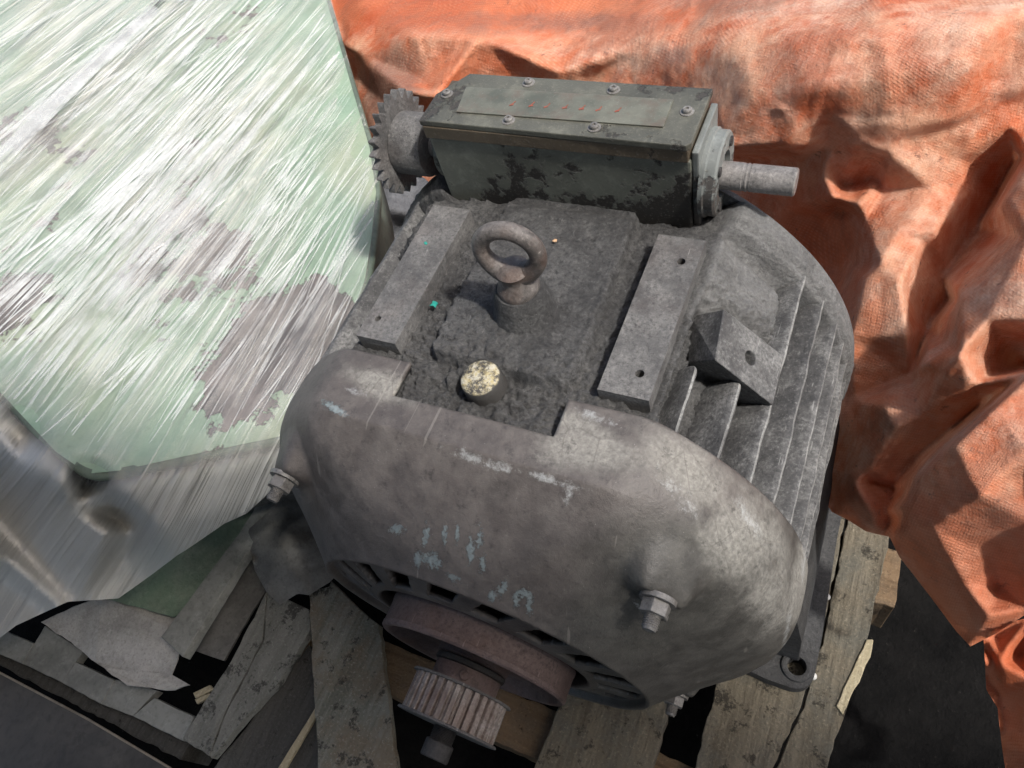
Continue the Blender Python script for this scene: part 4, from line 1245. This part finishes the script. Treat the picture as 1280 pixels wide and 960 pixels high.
film = net('stretch_film', FC, FO, 4.0, M['film'], 8, extra=film_extra, attrs=film_attr, uvf=film_uv,
           label='clear shiny stretch film pulled in white streaks over the green casing', cat='plastic film')
# bunched strands of film: tight ridges pulled along the same direction
bm = bmesh.new()
rs = random.Random(5)
def strand(u, v, L, w, dphi):
    n = max(6, int(L / 14)); du, dv = u - 955, v + 631
    phi = math.atan2(dv, -du); prev = None
    tg = phi + dphi
    for k in range(n + 1):
        f = k / n
        s_ = (f - .5) * L
        uu1 = u + math.cos(tg) * s_; vv1 = v - math.sin(tg) * s_
        if not inpoly(np.array([uu1]), np.array([vv1]), GO)[0] and vv1 < 560: prev = None; continue
        ww = w * math.sin(PI * min(max(f, .03), .97)) ** .5
        if vv1 < 560: zb = float(zg(uu1, vv1)) + 25
        else: return
        P0 = at(uu1, vv1, zb)
        side = at(uu1 + math.sin(tg) * ww, vv1 + math.cos(tg) * ww, zb); s2 = at(uu1 - math.sin(tg) * ww, vv1 - math.cos(tg) * ww, zb)
        mid = P0 + np.array([0, 0, 1.6 * ww])
        row_ = [bm.verts.new(side), bm.verts.new(mid), bm.verts.new(s2)]
        if prev:
            for a_ in (0, 1): bm.faces.new((prev[a_], prev[a_ + 1], row_[a_ + 1], row_[a_]))
        prev = row_
for i in range(620):
    z_ = rs.random()
    if z_ < .5: u, v = rs.uniform(120, 440), rs.uniform(220, 560)
    elif z_ < .8: u, v = rs.uniform(-20, 250), rs.uniform(0, 500)
    else: u, v = rs.uniform(150, 440), rs.uniform(0, 300)
    strand(u, v, rs.choice((90, 180, 300, 480)) * rs.uniform(.6, 1.2), rs.choice((.35, .45, .6, .8, 1.3)), rs.gauss(-.02, .09))
for k in range(9):      # the rope of gathered film across the upper left corner
    strand(110 + rs.gauss(0, 5), 90 + rs.gauss(0, 5), 420, rs.uniform(2.0, 4.5), rs.gauss(.03, .035))
for k in range(16):
    strand(rs.uniform(40, 330), rs.uniform(120, 430), rs.uniform(300, 520), rs.uniform(1.6, 3.2), rs.gauss(0, .05))
o = build('bunched_strands', bm, M['strand'], film, True); o['kind'] = 'stuff'

# ------------------------------------------------------------------ little things
def flake(name, p, s, mat, label, cat, seed):
    bm = bmesh.new(); r_ = random.Random(seed)
    pts = [(p[0] + s * (1 + .5 * r_.uniform(-1, 1)) * math.cos(a), p[1] + s * (1 + .5 * r_.uniform(-1, 1)) * math.sin(a)) for a in [k * PI / 4 for k in range(8)]]
    prism(bm, pts, p[2], p[2] + s * .35)
    for v in bm.verts: v.co.z += r_.uniform(-.3, .3) * s * .5
    tag(build(name, bm, mat), label, cat, 'paint flakes on the motor' if name == 'paint_chip' else None)
flake('paint_chip', at(543, 381, -8), 3.0, M['teal'], 'teal green flake lying in the grime left of the eye bolt', 'paint flake', 1)
flake('paint_chip', at(532, 304, 0.4), 1.4, M['teal'], 'tiny faint teal fleck on top of the left mounting rail', 'paint flake', 2)
flake('dry_leaf', at(694, 301, -2), 1.8, M['leaf'], 'tiny tan scrap on the plate right of the eye ring', 'debris', 3)
for u, v, l in ((1016, 845, 'bright screw head on the cracked pallet board by the motor foot, nearer one'), (1033, 746, 'small screw head on the pallet board beside the motor foot, further one')):
    p = at(u, v, -420)
    tag(build('screw', lathe(bmesh.new(), [(3.6, -2), (3.6, 2.2), (2.6, 3.4), (.8, 3.8)], frame((p[0], p[1], -420), (.2, -.3, 1)), 16), M['nail'], None, True, 50), l, 'screw', 'screws in the pallet board')
